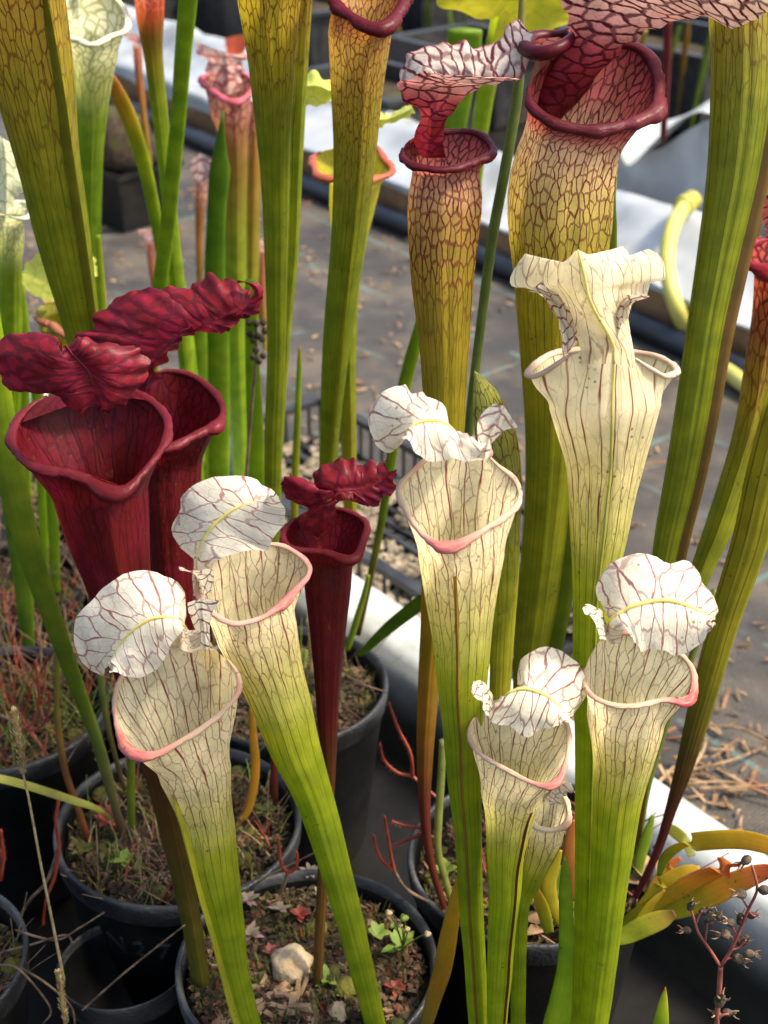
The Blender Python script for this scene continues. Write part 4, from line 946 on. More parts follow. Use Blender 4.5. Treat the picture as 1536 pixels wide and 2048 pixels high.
# T7
r = pitcher('pitcher at the right edge with glossy red mouth and red netted throat', at(1275, 1640, 0.72), GT)
t7 = pitcher_tube(r, 'tube', [(1552, 555, 86), (1545, 640, 84), (1528, 737, 80), (1510, 828, 73), (1484, 919, 67), (1441, 1047, 60), (1400, 1150, 46), (1350, 1320, 32), (1300, 1520, 20), (1275, 1640, 14)], 0.80, 0.72, -20,
    pal((545, (0.48, 0.08, 0.05), (0.10, 0.006, 0.010), 1.0, 0.2, 1.5, .14), (650, (0.28, 0.13, 0.03), VR, 1.0, 0.3, 2.0, .10), (800, (0.34, 0.28, 0.022), VB, 0.8, 0.7, 4, .07), (950, (0.24, 0.25, 0.012), VO, 0.2, 0.8, 10, .05), (1200, (0.2, 0.22, 0.012), VO, 0, 0.6, 14, .05), (1500, PURP, DRED, 0, 0.5, 14, .05)),
    loop=[(1488, 507), (1499, 490), (1536, 479), (1590, 478), (1625, 492), (1630, 515), (1600, 532), (1550, 534), (1516, 530), (1496, 521)], N=(0, -0.12, 0.99), mat=M_TIS, ncell=18)
lip(r, t7, 0.0042, 20, (0.20, 0.012, 0.020), (0.24, 0.016, 0.024))
patch(r, 'hood', [(1530, 500), (1530, 450), (1510, 400)], [(1580, 490), (1585, 430), (1590, 370)], [(1625, 500), (1640, 450), (1670, 400)], 0.82, (0.4, 0.08, 0.08), DRED, ns=20, nt=8, d=(0.02, 0.01, 0.02))

# T8
r = pitcher('long olive pitcher stem at lower right with red purple foot', at(1270, 1795, 0.668), GT)
t8 = pitcher_tube(r, 'tube', [(1600, 700, 100), (1565, 830, 86), (1530, 960, 79), (1498, 1091, 73), (1456, 1219, 64), (1415, 1365, 54), (1372, 1524, 38), (1343, 1616, 24), (1313, 1707, 18), (1270, 1795, 13)], 0.72, 0.668, 30,
    pal((700, (0.20, 0.19, 0.02), VB, 0.8, 0.6, 3, .06), (900, (0.26, 0.24, 0.012), VO, 0.2, 0.9, 10, .05), (1300, (0.24, 0.225, 0.012), VB, 0, 0.9, 14, .05), (1500, (0.10, 0.07, 0.012), DRED, 0, 0.7, 14, .05), (1650, (0.10, 0.02, 0.018), DRED, 0, 0.3, 14, .05)), ncell=16, rib=0.03)

# yellow pitcher behind T3
GB = 'pitchers further back'
r = pitcher('yellow pitcher with orange lip and lime frilled hood behind the maroon spouted one', at(702, 1100, 1.02), GB)
y1 = pitcher_tube(r, 'tube', [(710, 372, 100), (704, 420, 88), (698, 480, 70), (692, 560, 56), (692, 682, 42), (697, 865, 31), (702, 1100, 26)], 0.99, 1.02, 20,
    pal((360, (0.42, 0.38, 0.03), (0.3, 0.2, 0.02), 0.5, 0.4, 2, .06), (480, (0.30, 0.30, 0.02), VO, 0.3, 0.6, 6, .05), (700, (0.19, 0.22, 0.012), VO, 0, 0.6, 12, .05), (900, (0.24, 0.23, 0.015), VO, 0, 0.5, 12, .05)),
    loop=[(632, 335), (629, 316), (640, 304), (668, 297), (710, 286), (752, 294), (764, 318), (782, 335), (775, 348), (748, 353), (700, 356), (660, 353), (640, 350)], N=(0, -0.10, 0.99))
lip(r, y1, 0.0030, 25, (0.36, 0.09, 0.05), (0.36, 0.10, 0.05))
LC = (0.55, 0.58, 0.12); LV = (0.36, 0.42, 0.05)
patch(r, 'hood', [(578, 178), (588, 147), (606, 158), (628, 139), (648, 157), (672, 168)], [(590, 185), (602, 174), (620, 172), (640, 173), (655, 180), (672, 186)], [(596, 192), (609, 209), (625, 212), (639, 212), (655, 205), (672, 204)], 1.0, LC, LV, ruffle=0.0012, rf=4, seed=40, vp=(0.5, 0, .05), cell=0.009, jag=0.5, d=(0.01, -0.01, 0.0))
patch(r, 'hood_lobe', [(750, 222), (777, 229), (799, 219), (821, 209)], [(750, 240), (777, 238), (800, 229), (826, 217)], [(750, 262), (777, 248), (814, 236), (831, 226)], 0.995, LC, LV, ruffle=0.0012, rf=4, seed=41, vp=(0.5, 0, .05), cell=0.009, jag=0.5, d=(0.01, -0.006, 0.0))
patch(r, 'hood_neck', [(690, 318), (680, 260), (670, 204), (670, 168)], [(712, 312), (712, 260), (712, 220), (712, 185)], [(735, 318), (742, 275), (752, 258), (752, 224)], 1.0, LC, LV, ruffle=0.0, seed=41, vp=(0.5, 0, .05), cell=0.009, jag=0.2, d=(0.02, 0.0, 0.02))

# T10 white green
r = pitcher('white netted pitcher with green tube behind the broad olive one, top left', at(214, 760, 1.10), GB)
t10 = pitcher_tube(r, 'tube', [(188, 108, 92), (186, 164, 72), (184, 255, 56), (182, 365, 44), (184, 474, 38), (196, 600, 30), (214, 760, 24)], 1.02, 1.10, 10,
    pal((90, (0.70, 0.67, 0.45), (0.28, 0.28, 0.06), 0.8, 0.2, 1.4, .10), (150, (0.50, 0.50, 0.20), (0.16, 0.20, 0.02), 0.7, 0.5, 1.8, .09), (230, (0.22, 0.31, 0.02), VO, 0.2, 0.4, 6, .05), (400, (0.19, 0.30, 0.012), VO, 0, 0.2, 10, .05)),
    loop=[(125, 30), (132, 68), (158, 76), (182, 88), (205, 78), (222, 68), (246, 62), (252, 40), (240, 10), (200, -25), (150, -20)], N=(0, -0.45, 0.9), ncell=18)
lip(r, t10, 0.0022, 20, (0.66, 0.65, 0.44), (0.66, 0.65, 0.44), beak=1.0)
patch(r, 'hood', [(150, 0), (140, -30), (125, -60)], [(190, -10), (190, -40), (190, -80)], [(230, 0), (240, -30), (255, -60)], 1.04, (0.6, 0.64, 0.4), (0.24, 0.3, 0.05), ns=20, nt=8)

# T11 red throat
r = pitcher('slender pitcher with fiery red throat at the top left', at(400, 1000, 1.12), GB)
t11 = pitcher_tube(r, 'tube', [(298, -20, 62), (300, 40, 54), (306, 109, 38), (319, 219, 33), (331, 330, 30), (342, 450, 30), (358, 600, 30), (376, 760, 28), (400, 1000, 24)], 1.03, 1.12, 0,
    pal((-20, (0.48, 0.07, 0.03), (0.60, 0.25, 0.18), 0.8, 0, 1.4, .10), (25, (0.42, 0.08, 0.02), (0.5, 0.2, 0.1), 0.5, 0.1, 1.4, .1), (60, (0.22, 0.13, 0.02), VB, 0.3, 0.4, 3, .05), (160, (0.22, 0.24, 0.014), VO, 0, 0.4, 8, .05), (300, (0.20, 0.29, 0.012), VO, 0, 0.3, 8, .05)), ncell=14)
r = pitcher('pink netted pitcher with spread hood, far left of the yellow hood', at(485, 1010, 1.42), GB)
t13 = pitcher_tube(r, 'tube', [(462, 225, 84), (466, 260, 62), (470, 340, 50), (470, 450, 46), (471, 560, 44), (474, 700, 42), (480, 850, 38), (485, 1010, 34)], 1.36, 1.42, 15,
    pal((210, (0.46, 0.22, 0.16), (0.18, 0.03, 0.04), 0.9, 0.3, 1.4, .12), (255, (0.40, 0.20, 0.08), VR, 0.7, 0.4, 2, .08), (320, (0.26, 0.16, 0.03), VB, 0.2, 0.6, 8, .05), (450, (0.22, 0.24, 0.02), VB, 0, 0.5, 10, .05), (700, (0.20, 0.30, 0.014), VO, 0, 0.3, 10, .05)),
    loop=[(403, 160), (424, 146), (450, 140), (478, 144), (505, 164), (490, 192), (470, 200), (450, 196), (430, 180)], N=(0, -0.3, 0.95), ncell=16)
lip(r, t13, 0.0030, 20, (0.46, 0.10, 0.13), (0.46, 0.09, 0.12), beak=1.2)
patch(r, 'hood', [(428, 180), (422, 150), (405, 118), (388, 85)], [(455, 190), (456, 150), (452, 120), (448, 104)], [(480, 180), (482, 150), (490, 124), (500, 112)], 1.37, (0.60, 0.40, 0.32), (0.26, 0.05, 0.06), d=(0.0, -0.02, 0.0), ruffle=0.004, rf=3, ns=26, nt=7, cell=0.010, vp=(0.9, 0, .14), seed=42)
r = pitcher('pinkish pitcher tucked behind the spread pink hood, small red lip', at(505, 1000, 1.48), GB)
pitcher_tube(r, 'tube', [(505, 210, 44), (506, 265, 40), (505, 330, 36), (502, 500, 34), (500, 700, 32), (505, 1000, 28)], 1.44, 1.48, 15,
    pal((210, (0.42, 0.20, 0.16), (0.16, 0.03, 0.04), 0.9, 0.3, 1.4, .14), (275, (0.42, 0.24, 0.08), VR, 0.6, 0.4, 2, .08), (330, (0.30, 0.18, 0.03), VB, 0.2, 0.6, 8, .05), (600, (0.24, 0.26, 0.02), VO, 0, 0.4, 10, .05)), ncell=12)
r = pitcher('small pale pink netted pitcher beside the folded green leaf', at(408, 700, 1.50), GB)
pitcher_tube(r, 'tube', [(402, 360, 26), (401, 395, 26), (400, 425, 20), (399, 500, 14), (403, 700, 14)], 1.5, 1.5, 0,
    pal((360, (0.52, 0.34, 0.28), (0.14, 0.03, 0.04), 0.9, 0.2, 1.4, .14), (430, (0.34, 0.16, 0.05), VR, 0.5, 0.4, 3, .1), (500, (0.30, 0.16, 0.03), VB, 0, 0.4, 8, .05)), ncell=10)
patch(r, 'hood', [(392, 362), (384, 345), (378, 326)], [(403, 366), (402, 342), (400, 306)], [(412, 362), (420, 345), (425, 318)], 1.49, (0.48, 0.36, 0.32), (0.14, 0.04, 0.05), ns=20, nt=6, ruffle=0.003, rf=3, vp=(0.9, 0, .16), cell=0.008, seed=43)
for (x0, y0, x1, y1_, lab) in ((500, 430, 522, 640, 'tiny pink hooded pitcher in front of the twin ribbed stems, higher of two'), (520, 478, 530, 700, 'tiny rusty pitcher in front of the twin ribbed stems, lower of two'), (295, 462, 318, 640, 'tiny pink pitcher at the foot of the crossing green leaves'), (268, 70, 300, 330, 'narrow pink hooded pitcher behind the red throated one')):
    r = pitcher(lab, at(x1, y1_, 1.5), GB)
    pitcher_tube(r, 'tube', [(x0+6, y0+22, 18), (lerp(x0, x1, .4), lerp(y0, y1_, .4), 15), (x1, y1_, 10)], 1.5, 1.5, 0, pal((y0+22, (0.50, 0.22, 0.16), (0.2, 0.03, 0.03), 0.8, 0.3, 1.5, .1), (y0+90, (0.34, 0.14, 0.05), VR, 0.2, 0.4, 4, .08), (y1_, (0.26, 0.2, 0.02), VB, 0, 0.3, 8, .05)), ncell=10)
    patch(r, 'hood', [(x0-2, y0+22), (x0-10, y0+8), (x0-22, y0)], [(x0+6, y0+26), (x0+4, y0+8), (x0-4, y0-4)], [(x0+16, y0+24), (x0+18, y0+12), (x0+24, y0+6)], 1.49, (0.66, 0.42, 0.36), (0.3, 0.06, 0.08), ns=18, nt=5, ruffle=0.003, rf=3, vp=(0.8, 0, .14), cell=0.008, seed=x0)

# left edge: pale green hooded ones
r = pitcher('pale mint hooded pitcher cut by the left edge', at(20, 900, 1.02), GB)
w9 = pitcher_tube(r, 'tube', [(22, 445, 50), (23, 490, 46), (22, 540, 42), (22, 640, 44), (20, 760, 46), (18, 900, 44)], 0.97, 1.02, 160,
    pal((430, (0.68, 0.65, 0.45), (0.26, 0.26, 0.06), 0.8, 0.2, 1.4, .09), (490, (0.46, 0.50, 0.20), (0.2, 0.2, 0.03), 0.7, 0.3, 1.6, .09), (540, (0.24, 0.30, 0.02), VO, 0.1, 0.3, 6, .05), (700, (0.20, 0.32, 0.012), VO, 0, 0.3, 10, .05)), loop=[(0, 415), (14, 408), (40, 402), (58, 410), (57, 430), (42, 437), (20, 432), (-4, 428)], N=(0, 0.1, 1), ncell=14)
lip(r, w9, 0.0022, 25, (0.6, 0.64, 0.46), (0.6, 0.64, 0.46), beak=1.0)
patch(r, 'hood', [(-4, 425), (-8, 395), (-18, 350), (-28, 310), (-20, 270), (0, 272)], [(12, 430), (12, 395), (12, 355), (10, 320), (8, 295), (4, 275)], [(34, 420), (26, 398), (44, 385), (46, 340), (36, 310), (16, 282)], 0.97, (0.68, 0.67, 0.48), (0.24, 0.32, 0.10), ruffle=0.003, rf=6, ns=34, nt=8, cell=0.010, seed=45, vp=(0.7, 0, .06), d=(0.01, -0.02, 0.0))
r = pitcher('lime yellow frilled hood pitcher peeping beside the olive tube at left', at(120, 900, 1.06), GB)
y2 = pitcher_tube(r, 'tube', [(112, 650, 66), (116, 690, 58), (118, 760, 46), (120, 900, 36)], 1.03, 1.06, 60, pal((640, (0.28, 0.26, 0.02), VB, 0.4, 0.3, 2, .08), (700, (0.40, 0.36, 0.02), VO, 0.1, 0.3, 6, .05), (800, (0.24, 0.32, 0.015), VO, 0, 0.3, 8, .05)), loop=[(70, 635), (80, 612), (108, 605), (140, 612), (150, 640), (142, 668), (120, 664), (106, 645), (88, 640)], N=(0, -0.2, 0.97))
lip(r, y2, 0.003, 25, (0.30, 0.10, 0.05), (0.42, 0.18, 0.12), beak=1.0)
patch(r, 'hood', [(104, 608), (82, 598), (55, 580), (36, 560), (33, 545)], [(116, 592), (100, 572), (80, 560), (60, 552), (42, 547)], [(122, 560), (104, 520), (84, 502), (62, 520), (45, 538)], 1.03, LC, LV, ruffle=0.0014, rf=5, ns=30, nt=8, cell=0.010, seed=46, vp=(0.6, 0, .05), jag=0.6)
patch(r, 'hood_lobe', [(184, 505), (190, 520), (196, 535), (203, 548)], [(176, 512), (182, 530), (188, 545), (196, 552)], [(164, 520), (172, 540), (180, 552), (190, 554)], 1.03, LC, LV, ruffle=0.0008, rf=3, ns=20, nt=5, cell=0.010, seed=47, vp=(0.5, 0, .05), jag=0.5)

# the yellow hood over the top edge and its blade
r = pitcher('large yellow hood hanging in from the top edge right of centre', at(1000, 420, 1.25), GB)
patch(r, 'hood', [(882, -40), (878, 0), (890, 18), (930, 34), (980, 30), (1010, 14)], [(960, -50), (960, -20), (970, -6), (985, 2), (1005, 2), (1025, -4)], [(1050, -60), (1060, -30), (1060, -14), (1055, -6), (1050, -4), (1042, -8)], 1.1, (0.44, 0.40, 0.02), (0.32, 0.26, 0.02), ruffle=0.004, rf=2, ns=30, nt=8, seed=47, vp=(0.4, 0, .06), cell=0.012)
patch(r, 'hood_lobe', [(990, 90), (995, 40), (1000, -10), (1010, -50)], [(1060, 76), (1070, 30), (1075, -10), (1080, -50)], [(1100, 66), (1143, 40), (1130, 0), (1120, -50)], 1.12, (0.42, 0.39, 0.02), (0.32, 0.26, 0.02), ruffle=0.003, rf=2, ns=30, nt=8, seed=48, vp=(0.4, 0, .06), cell=0.012)
pitcher_tube(r, 'tube', [(1010, 20, 50), (985, 120, 40), (960, 260, 34), (945, 420, 28)], 1.14, 1.25, 0, pal((20, (0.30, 0.36, 0.015), VO, 0, 0.3, 8, .05), (400, (0.2, 0.3, 0.012), VO, 0, 0.3, 8, .05)), ncell=10)

#=LEAVES=#
# ------------------------------------------------------------------ leaves, stalks
BG = (0.19, 0.29, 0.012); BB = (0.25, 0.37, 0.014); DG = (0.07, 0.125, 0.008)
bl = [
 ('broad green strap leaf crossing behind the red throated pitcher', [(378, -40, 38), (376, 0, 38), (366, 110, 34), (357, 230, 31), (344, 365, 31), (333, 470, 30), (321, 560, 29), (308, 680, 26), (296, 900, 20)], 1.0, 1.08, BG, 0.3),
 ('arched leaf with orange tip left of the crossing green strap', [(222, 148, 12), (232, 180, 34), (256, 230, 36), (280, 300, 32), (300, 380, 28), (315, 460, 24), (330, 560, 20), (345, 700, 18)], 1.1, 1.15, [(150, (0.30, 0.10, 0.02)), (210, (0.34, 0.22, 0.015)), (300, (0.26, 0.30, 0.012)), (500, BG)], 0.4),
 ('tall folded green leaf with sharp tip near the pink pitcher', [(446, 220, 3), (443, 262, 14), (440, 300, 26), (440, 345, 44), (436, 380, 40), (432, 450, 38), (430, 560, 42), (437, 700, 44), (438, 937, 42), (440, 1060, 38)], 1.12, 1.14, [(200, (0.08, 0.16, 0.01)), (500, (0.085, 0.17, 0.008)), (800, BG)], 0.3),
 ('bright green leaf left of the twin ribbed stems', [(500, 560, 20), (504, 700, 28), (510, 850, 34), (512, 960, 34), (505, 1080, 28)], 1.0, 1.02, BB, 0.3),
 ('slim pointed green shoot between the ribbed stems and the veined one', [(600, 690, 3), (599, 720, 9), (597, 780, 12), (594, 860, 14), (590, 960, 15), (588, 1080, 14)], 0.98, 0.98, [(690, (0.3, 0.2, 0.02)), (740, BG), (1000, OLIVE)], 0.6),
 ('green leaf leaning out behind the veined pitcher in the centre', [(848, 600, 10), (838, 660, 24), (822, 720, 28), (805, 790, 28), (790, 870, 24), (776, 960, 20), (760, 1060, 16), (735, 1180, 14), (715, 1270, 14)], 0.90, 0.92, [(600, BG), (1000, (0.15, 0.22, 0.012)), (1200, (0.14, 0.09, 0.03))], 0.35),
 ('wide green leaf reaching from the pot up behind the central pitcher', [(852, 1190, 40), (820, 1222, 42), (790, 1246, 38), (760, 1272, 30), (735, 1296, 22), (718, 1312, 14)], 0.80, 0.88, (0.12, 0.20, 0.010), 0.10),
 ('short green shoot standing in the pot right of the slim red pitcher', [(737, 1150, 8), (728, 1190, 12), (716, 1230, 14), (704, 1270, 14), (694, 1300, 12)], 0.9, 0.9, (0.17, 0.24, 0.015), 0.7),
 ('long yellow green leaf slanting down through the left side', [(-30, 560, 40), (-14, 700, 52), (4, 850, 60), (33, 1000, 60), (67, 1128, 53), (112, 1255, 44), (157, 1383, 34), (190, 1470, 28), (208, 1530, 26), (224, 1590, 21), (240, 1650, 17), (256, 1710, 16), (272, 1785, 14)], 0.76, 0.735, [(500, BB), (1000, (0.18, 0.24, 0.012)), (1400, (0.12, 0.17, 0.012)), (1600, (0.14, 0.13, 0.05)), (1700, (0.12, 0.05, 0.04))], 0.45),
 ('green leaf at far left behind the long slanting one', [(10, 900, 30), (26, 1040, 36), (44, 1150, 40), (54, 1260, 30), (62, 1360, 18), (68, 1450, 12)], 0.95, 0.95, (0.12, 0.20, 0.015), 0.35),
 ('narrow green leaf left of the big red tube, nearest to it', [(96, 820, 20), (102, 960, 22), (108, 1080, 22), (112, 1190, 16)], 1.02, 1.02, BG, 0.35),
 ('narrow green leaf left of the big red tube, second from it', [(70, 700, 26), (78, 850, 26), (84, 960, 22), (88, 1080, 18), (92, 1180, 12)], 1.06, 1.06, BB, 0.35),
 ('bright leaf at the left edge, outermost', [(6, 480, 22), (6, 560, 26), (8, 700, 26), (16, 840, 22), (24, 960, 20)], 1.10, 1.10, (0.28, 0.40, 0.02), 0.3),
 ('bright leaf at the left edge, second from it', [(34, 560, 26), (42, 660, 34), (44, 780, 32), (48, 900, 28), (52, 1000, 20)], 1.14, 1.14, BG, 0.3),
 ('thin yellow green leaf beside the olive tube below the lime hood', [(196, 470, 10), (201, 540, 14), (206, 620, 16), (210, 700, 16)], 1.0, 1.0, (0.27, 0.33, 0.015), 0.4),
 ('bright leaf behind the small pink pitcher foot', [(350, 520, 20), (362, 600, 30), (372, 690, 34), (384, 800, 34), (396, 930, 30)], 1.2, 1.2, BB, 0.3),
 ('upright bright leaf left of the pink pitchers', [(396, 600, 22), (402, 700, 30), (408, 850, 32), (414, 1000, 28)], 1.3, 1.3, (0.17, 0.26, 0.012), 0.3),
 ('slender brown red stem arching into the left pot', [(116, 1290, 10), (113, 1380, 12), (117, 1460, 14), (130, 1540, 15), (152, 1605, 15), (178, 1680, 15), (206, 1740, 15), (238, 1783, 16)], 0.77, 0.725, [(1290, (0.15, 0.16, 0.02)), (1500, (0.17, 0.09, 0.02)), (1650, (0.2, 0.06, 0.02)), (1780, (0.24, 0.02, 0.018))], 0.8),
 ('pale yellow dying leaf lying flat across the left edge', [(-30, 1552, 16), (20, 1562, 17), (73, 1577, 17), (146, 1601, 16), (190, 1616, 12), (226, 1640, 6)], 0.72, 0.73, (0.36, 0.36, 0.07), 0.10),
 ('orange curved leaf in the pot behind the two left white pitchers', [(503, 1418, 10), (507, 1480, 17), (511, 1530, 18), (506, 1580, 18), (494, 1625, 16), (470, 1656, 12)], 0.76, 0.74, (0.42, 0.22, 0.02), 0.5),
 ('orange yellow leaf rising beside the central pitcher foot', [(934, 1700, 6), (918, 1760, 16), (905, 1830, 30), (894, 1890, 38), (884, 1944, 38), (868, 1995, 34), (850, 2060, 26), (836, 2110, 20)], 0.57, 0.555, [(1700, (0.36, 0.26, 0.02)), (1860, (0.40, 0.24, 0.012)), (1960, (0.33, 0.17, 0.014)), (2060, (0.2, 0.16, 0.02))], 0.4),
 ('green leaf with folded tip left of the pink spouted pitcher foot', [(1129, 1712, 3), (1131, 1745, 20), (1131, 1790, 27), (1133, 1860, 30), (1131, 1930, 34), (1124, 1990, 46), (1114, 2048, 58), (1100, 2110, 56)], 0.545, 0.535, [(1712, (0.16, 0.22, 0.012)), (1800, BG), (2048, BB)], 0.35),
 ('green leaf tip poking up at the bottom right', [(1331, 1974, 2), (1328, 1995, 14), (1325, 2020, 24), (1322, 2048, 32), (1318, 2100, 40)], 0.50, 0.50, [(1974, (0.4, 0.08, 0.05)), (1985, LIME), (2060, BB)], 0.4),
 ('amber leaf arching right over the white liner, upper one', [(1318, 1752, 10), (1330, 1718, 30), (1360, 1692, 36), (1413, 1681, 38), (1486, 1680, 38), (1545, 1694, 34), (1590, 1715, 18)], 0.66, 0.60, ('along', [(0, (0.20, 0.30, 0.02)), (0.35, (0.36, 0.34, 0.02)), (0.7, (0.50, 0.32, 0.02)), (1, (0.50, 0.24, 0.02))]), 0.10),
 ('amber leaf with red burnt tip stretching right over the liner, middle one', [(1230, 1868, 12), (1262, 1842, 44), (1304, 1816, 62), (1350, 1790, 64), (1400, 1758, 58), (1440, 1738, 48), (1470, 1730, 28), (1486, 1726, 8)], 0.63, 0.60, ('along', [(0, (0.22, 0.30, 0.02)), (0.3, (0.36, 0.32, 0.02)), (0.6, (0.52, 0.29, 0.025)), (0.85, (0.52, 0.18, 0.04)), (1, (0.30, 0.03, 0.02))]), 0.10),
 ('amber leaf stretching right over the liner, lowest one', [(1290, 1838, 10), (1340, 1824, 34), (1377, 1809, 46), (1420, 1790, 48), (1470, 1766, 46), (1520, 1746, 36), (1560, 1738, 16)], 0.62, 0.60, ('along', [(0, (0.22, 0.30, 0.02)), (0.3, (0.36, 0.32, 0.02)), (0.6, (0.52, 0.29, 0.025)), (0.85, (0.52, 0.18, 0.04)), (1, (0.30, 0.03, 0.02))]), 0.10),
 ('ragged green yellow leaf below the amber ones', [(1215, 1885, 14), (1250, 1872, 34), (1290, 1852, 42), (1325, 1838, 36), (1350, 1826, 14)], 0.60, 0.60, ('along', [(0, (0.20, 0.28, 0.02)), (0.5, (0.30, 0.32, 0.02)), (0.85, (0.34, 0.26, 0.03)), (1, (0.12, 0.05, 0.02))]), 0.08),
 ('yellow leaf curling behind the small cream pitcher', [(1122, 1700, 6), (1108, 1738, 24), (1096, 1770, 34), (1104, 1810, 30), (1122, 1850, 18)], 0.62, 0.61, (0.36, 0.30, 0.02), 0.35),
 ('rusty dead leaf behind the small cream pitcher', [(1148, 1640, 10), (1138, 1690, 24), (1142, 1740, 28), (1150, 1800, 20)], 0.64, 0.63, (0.34, 0.13, 0.03), 0.35),
 ('green leaf foot right of the pink spouted pitcher, upright', [(1306, 1630, 8), (1294, 1670, 22), (1282, 1710, 24), (1274, 1750, 18)], 0.70, 0.69, (0.19, 0.27, 0.02), 0.4),
 ('olive leaf base lying behind the purple foot', [(1330, 1650, 12), (1350, 1664, 24), (1372, 1684, 26), (1384, 1712, 18)], 0.72, 0.70, (0.20, 0.20, 0.02), 0.10),
 ('blurred green blade behind the frilled white and red hood', [(930, 60, 70), (925, 130, 66), (915, 210, 52), (905, 300, 40)], 1.3, 1.34, (0.17, 0.27, 0.012), 0.25),
]
YO = ('along', [(0, (0.50, 0.30, 0.03)), (0.5, (0.40, 0.34, 0.02)), (1, (0.24, 0.30, 0.02))])
OR = ('along', [(0, (0.44, 0.10, 0.03)), (0.4, (0.50, 0.26, 0.03)), (1, (0.30, 0.28, 0.02))])
bl += [
 ('thin yellow leaf arching right of the pink spouted pitcher foot', [(1400, 1735, 6), (1370, 1740, 20), (1330, 1762, 26), (1290, 1800, 24), (1262, 1845, 16)], 0.64, 0.64, YO, 0.10),
 ('orange leaf stub leaning right beside the purple foot', [(1362, 1716, 6), (1338, 1732, 22), (1312, 1765, 24), (1288, 1810, 16)], 0.665, 0.66, OR, 0.12),
 ('yellow leaf between the purple foot and the amber leaves', [(1330, 1780, 8), (1305, 1806, 24), (1280, 1840, 24), (1258, 1876, 14)], 0.615, 0.61, YO, 0.12),
 ('orange leaf behind the folded tip green leaf', [(1170, 1640, 6), (1158, 1670, 22), (1146, 1710, 28), (1140, 1760, 24), (1142, 1820, 16)], 0.655, 0.645, OR, 0.15),
 ('yellow leaf curling left of the folded tip green leaf', [(1062, 1765, 6), (1075, 1790, 22), (1088, 1826, 28), (1098, 1866, 20)], 0.60, 0.60, YO, 0.15),
]
for lab, cl_, ya, yb, c, fl in bl:
    blade('leaf', lab, cl_, ya, yb, c, flat=fl)
stk = [
 ('tall glaucous flower stalk between the two maroon lipped pitchers', [(1046, -40, 15), (1042, 60, 15), (1036, 180, 22), (1012, 328, 22), (985, 474, 22), (968, 600, 20), (950, 745, 19), (938, 860, 18), (920, 1100, 16)], 0.80, 0.78, [(-40, (0.30, 0.28, 0.08)), (90, (0.24, 0.24, 0.05)), (160, (0.16, 0.22, 0.06)), (800, (0.14, 0.19, 0.05))]),
 ('grey green stalk right of the brown pitcher foot in the centre', [(886, 1480, 15), (882, 1560, 16), (877, 1640, 16), (876, 1700, 15), (888, 1750, 15), (904, 1805, 14)], 0.69, 0.665, [(1400, (0.20, 0.26, 0.08)), (1800, (0.22, 0.22, 0.05))]),
 ('thin green stalk beside the long olive pitcher at lower right', [(1430, 1180, 14), (1385, 1310, 15), (1340, 1425, 16), (1310, 1520, 15), (1290, 1600, 14), (1276, 1700, 14)], 0.74, 0.70, (0.13, 0.17, 0.03)),
 ('thin green stalk under the left white hood', [(200, 1345, 14), (210, 1420, 14), (222, 1480, 11), (238, 1540, 10), (250, 1580, 10)], 0.78, 0.76, [(1340, (0.15, 0.20, 0.03)), (1540, (0.12, 0.07, 0.03))]),
 ('green stalk in the left pot behind the large red tube', [(262, 1480, 17), (262, 1560, 17), (263, 1640, 16), (266, 1700, 14)], 0.75, 0.74, (0.15, 0.19, 0.02)),
 ('red brown stalk left of the orange curved leaf', [(548, 1500, 14), (548, 1560, 16), (550, 1620, 15), (552, 1660, 12)], 0.78, 0.77, (0.13, 0.03, 0.02)),
 ('dark red blurred stem far behind at upper right', [(1336, 40, 16), (1334, 110, 18), (1330, 200, 16), (1326, 280, 12)], 1.9, 1.95, (0.14, 0.02, 0.025)),
 ('straw coloured stem far behind at upper right', [(1290, 60, 12), (1272, 130, 16), (1250, 200, 14)], 1.9, 1.95, (0.26, 0.20, 0.04)),
 ('amber stem at the right edge behind the tall olive pitcher', [(1534, 330, 12), (1526, 400, 14), (1514, 470, 12), (1506, 540, 8)], 1.7, 1.75, (0.28, 0.17, 0.03)),
]
for lab, cl_, ya, yb, c in stk:
    blade('stalk', lab, cl_, ya, yb, c, flat=0.9, cat='stalk', group='stalks among the pitchers', line=0.12)

#=POTS=#
# ------------------------------------------------------------------ pots
def scatter_bits(n, fn, size, seed, flat=0.5):
    rg = random.Random(seed); V, Fc = [], []
    for _ in range(n):
        p = fn(rg)
        a = rg.uniform(0, 2*pi); t = rg.uniform(-0.5, 0.5)
        ax = Vector((cos(a)*cos(t), sin(a)*cos(t), sin(t))); ay = UP.cross(ax).normalized(); az = ax.cross(ay)
        l = rg.uniform(*size[0]); w_ = rg.uniform(*size[1])
        v, f = box_v(p, ax, ay, az, l, w_, w_*flat)
        v = [q+Vector((rg.uniform(-1, 1), rg.uniform(-1, 1), rg.uniform(-1, 1)))*w_*0.5 for q in v]
        o = len(V); V += v; Fc += [tuple(i+o for i in ff) for ff in f]
    return V, Fc
def tufts(n, fn, h, seed, wid=0.0010, lean=0.6):
    rg = random.Random(seed); V, Fc = [], []
    for _ in range(n):
        p = fn(rg); hh = rg.uniform(*h); a = rg.uniform(0, 2*pi); l = rg.uniform(0, lean)
        d = Vector((cos(a)*l, sin(a)*l, 1)).normalized(); s = Vector((-sin(a), cos(a), 0))*wid*rg.uniform(.6, 1.4)
        e = p+d*hh
        m_ = p+d*hh*0.55+Vector((0, 0, hh*0.08))
        o = len(V); V += [p-s, p+s, m_+s*0.8, m_-s*0.8, e]
        Fc += [(o, o+1, o+2, o+3), (o+3, o+2, o+4)]
    return V, Fc

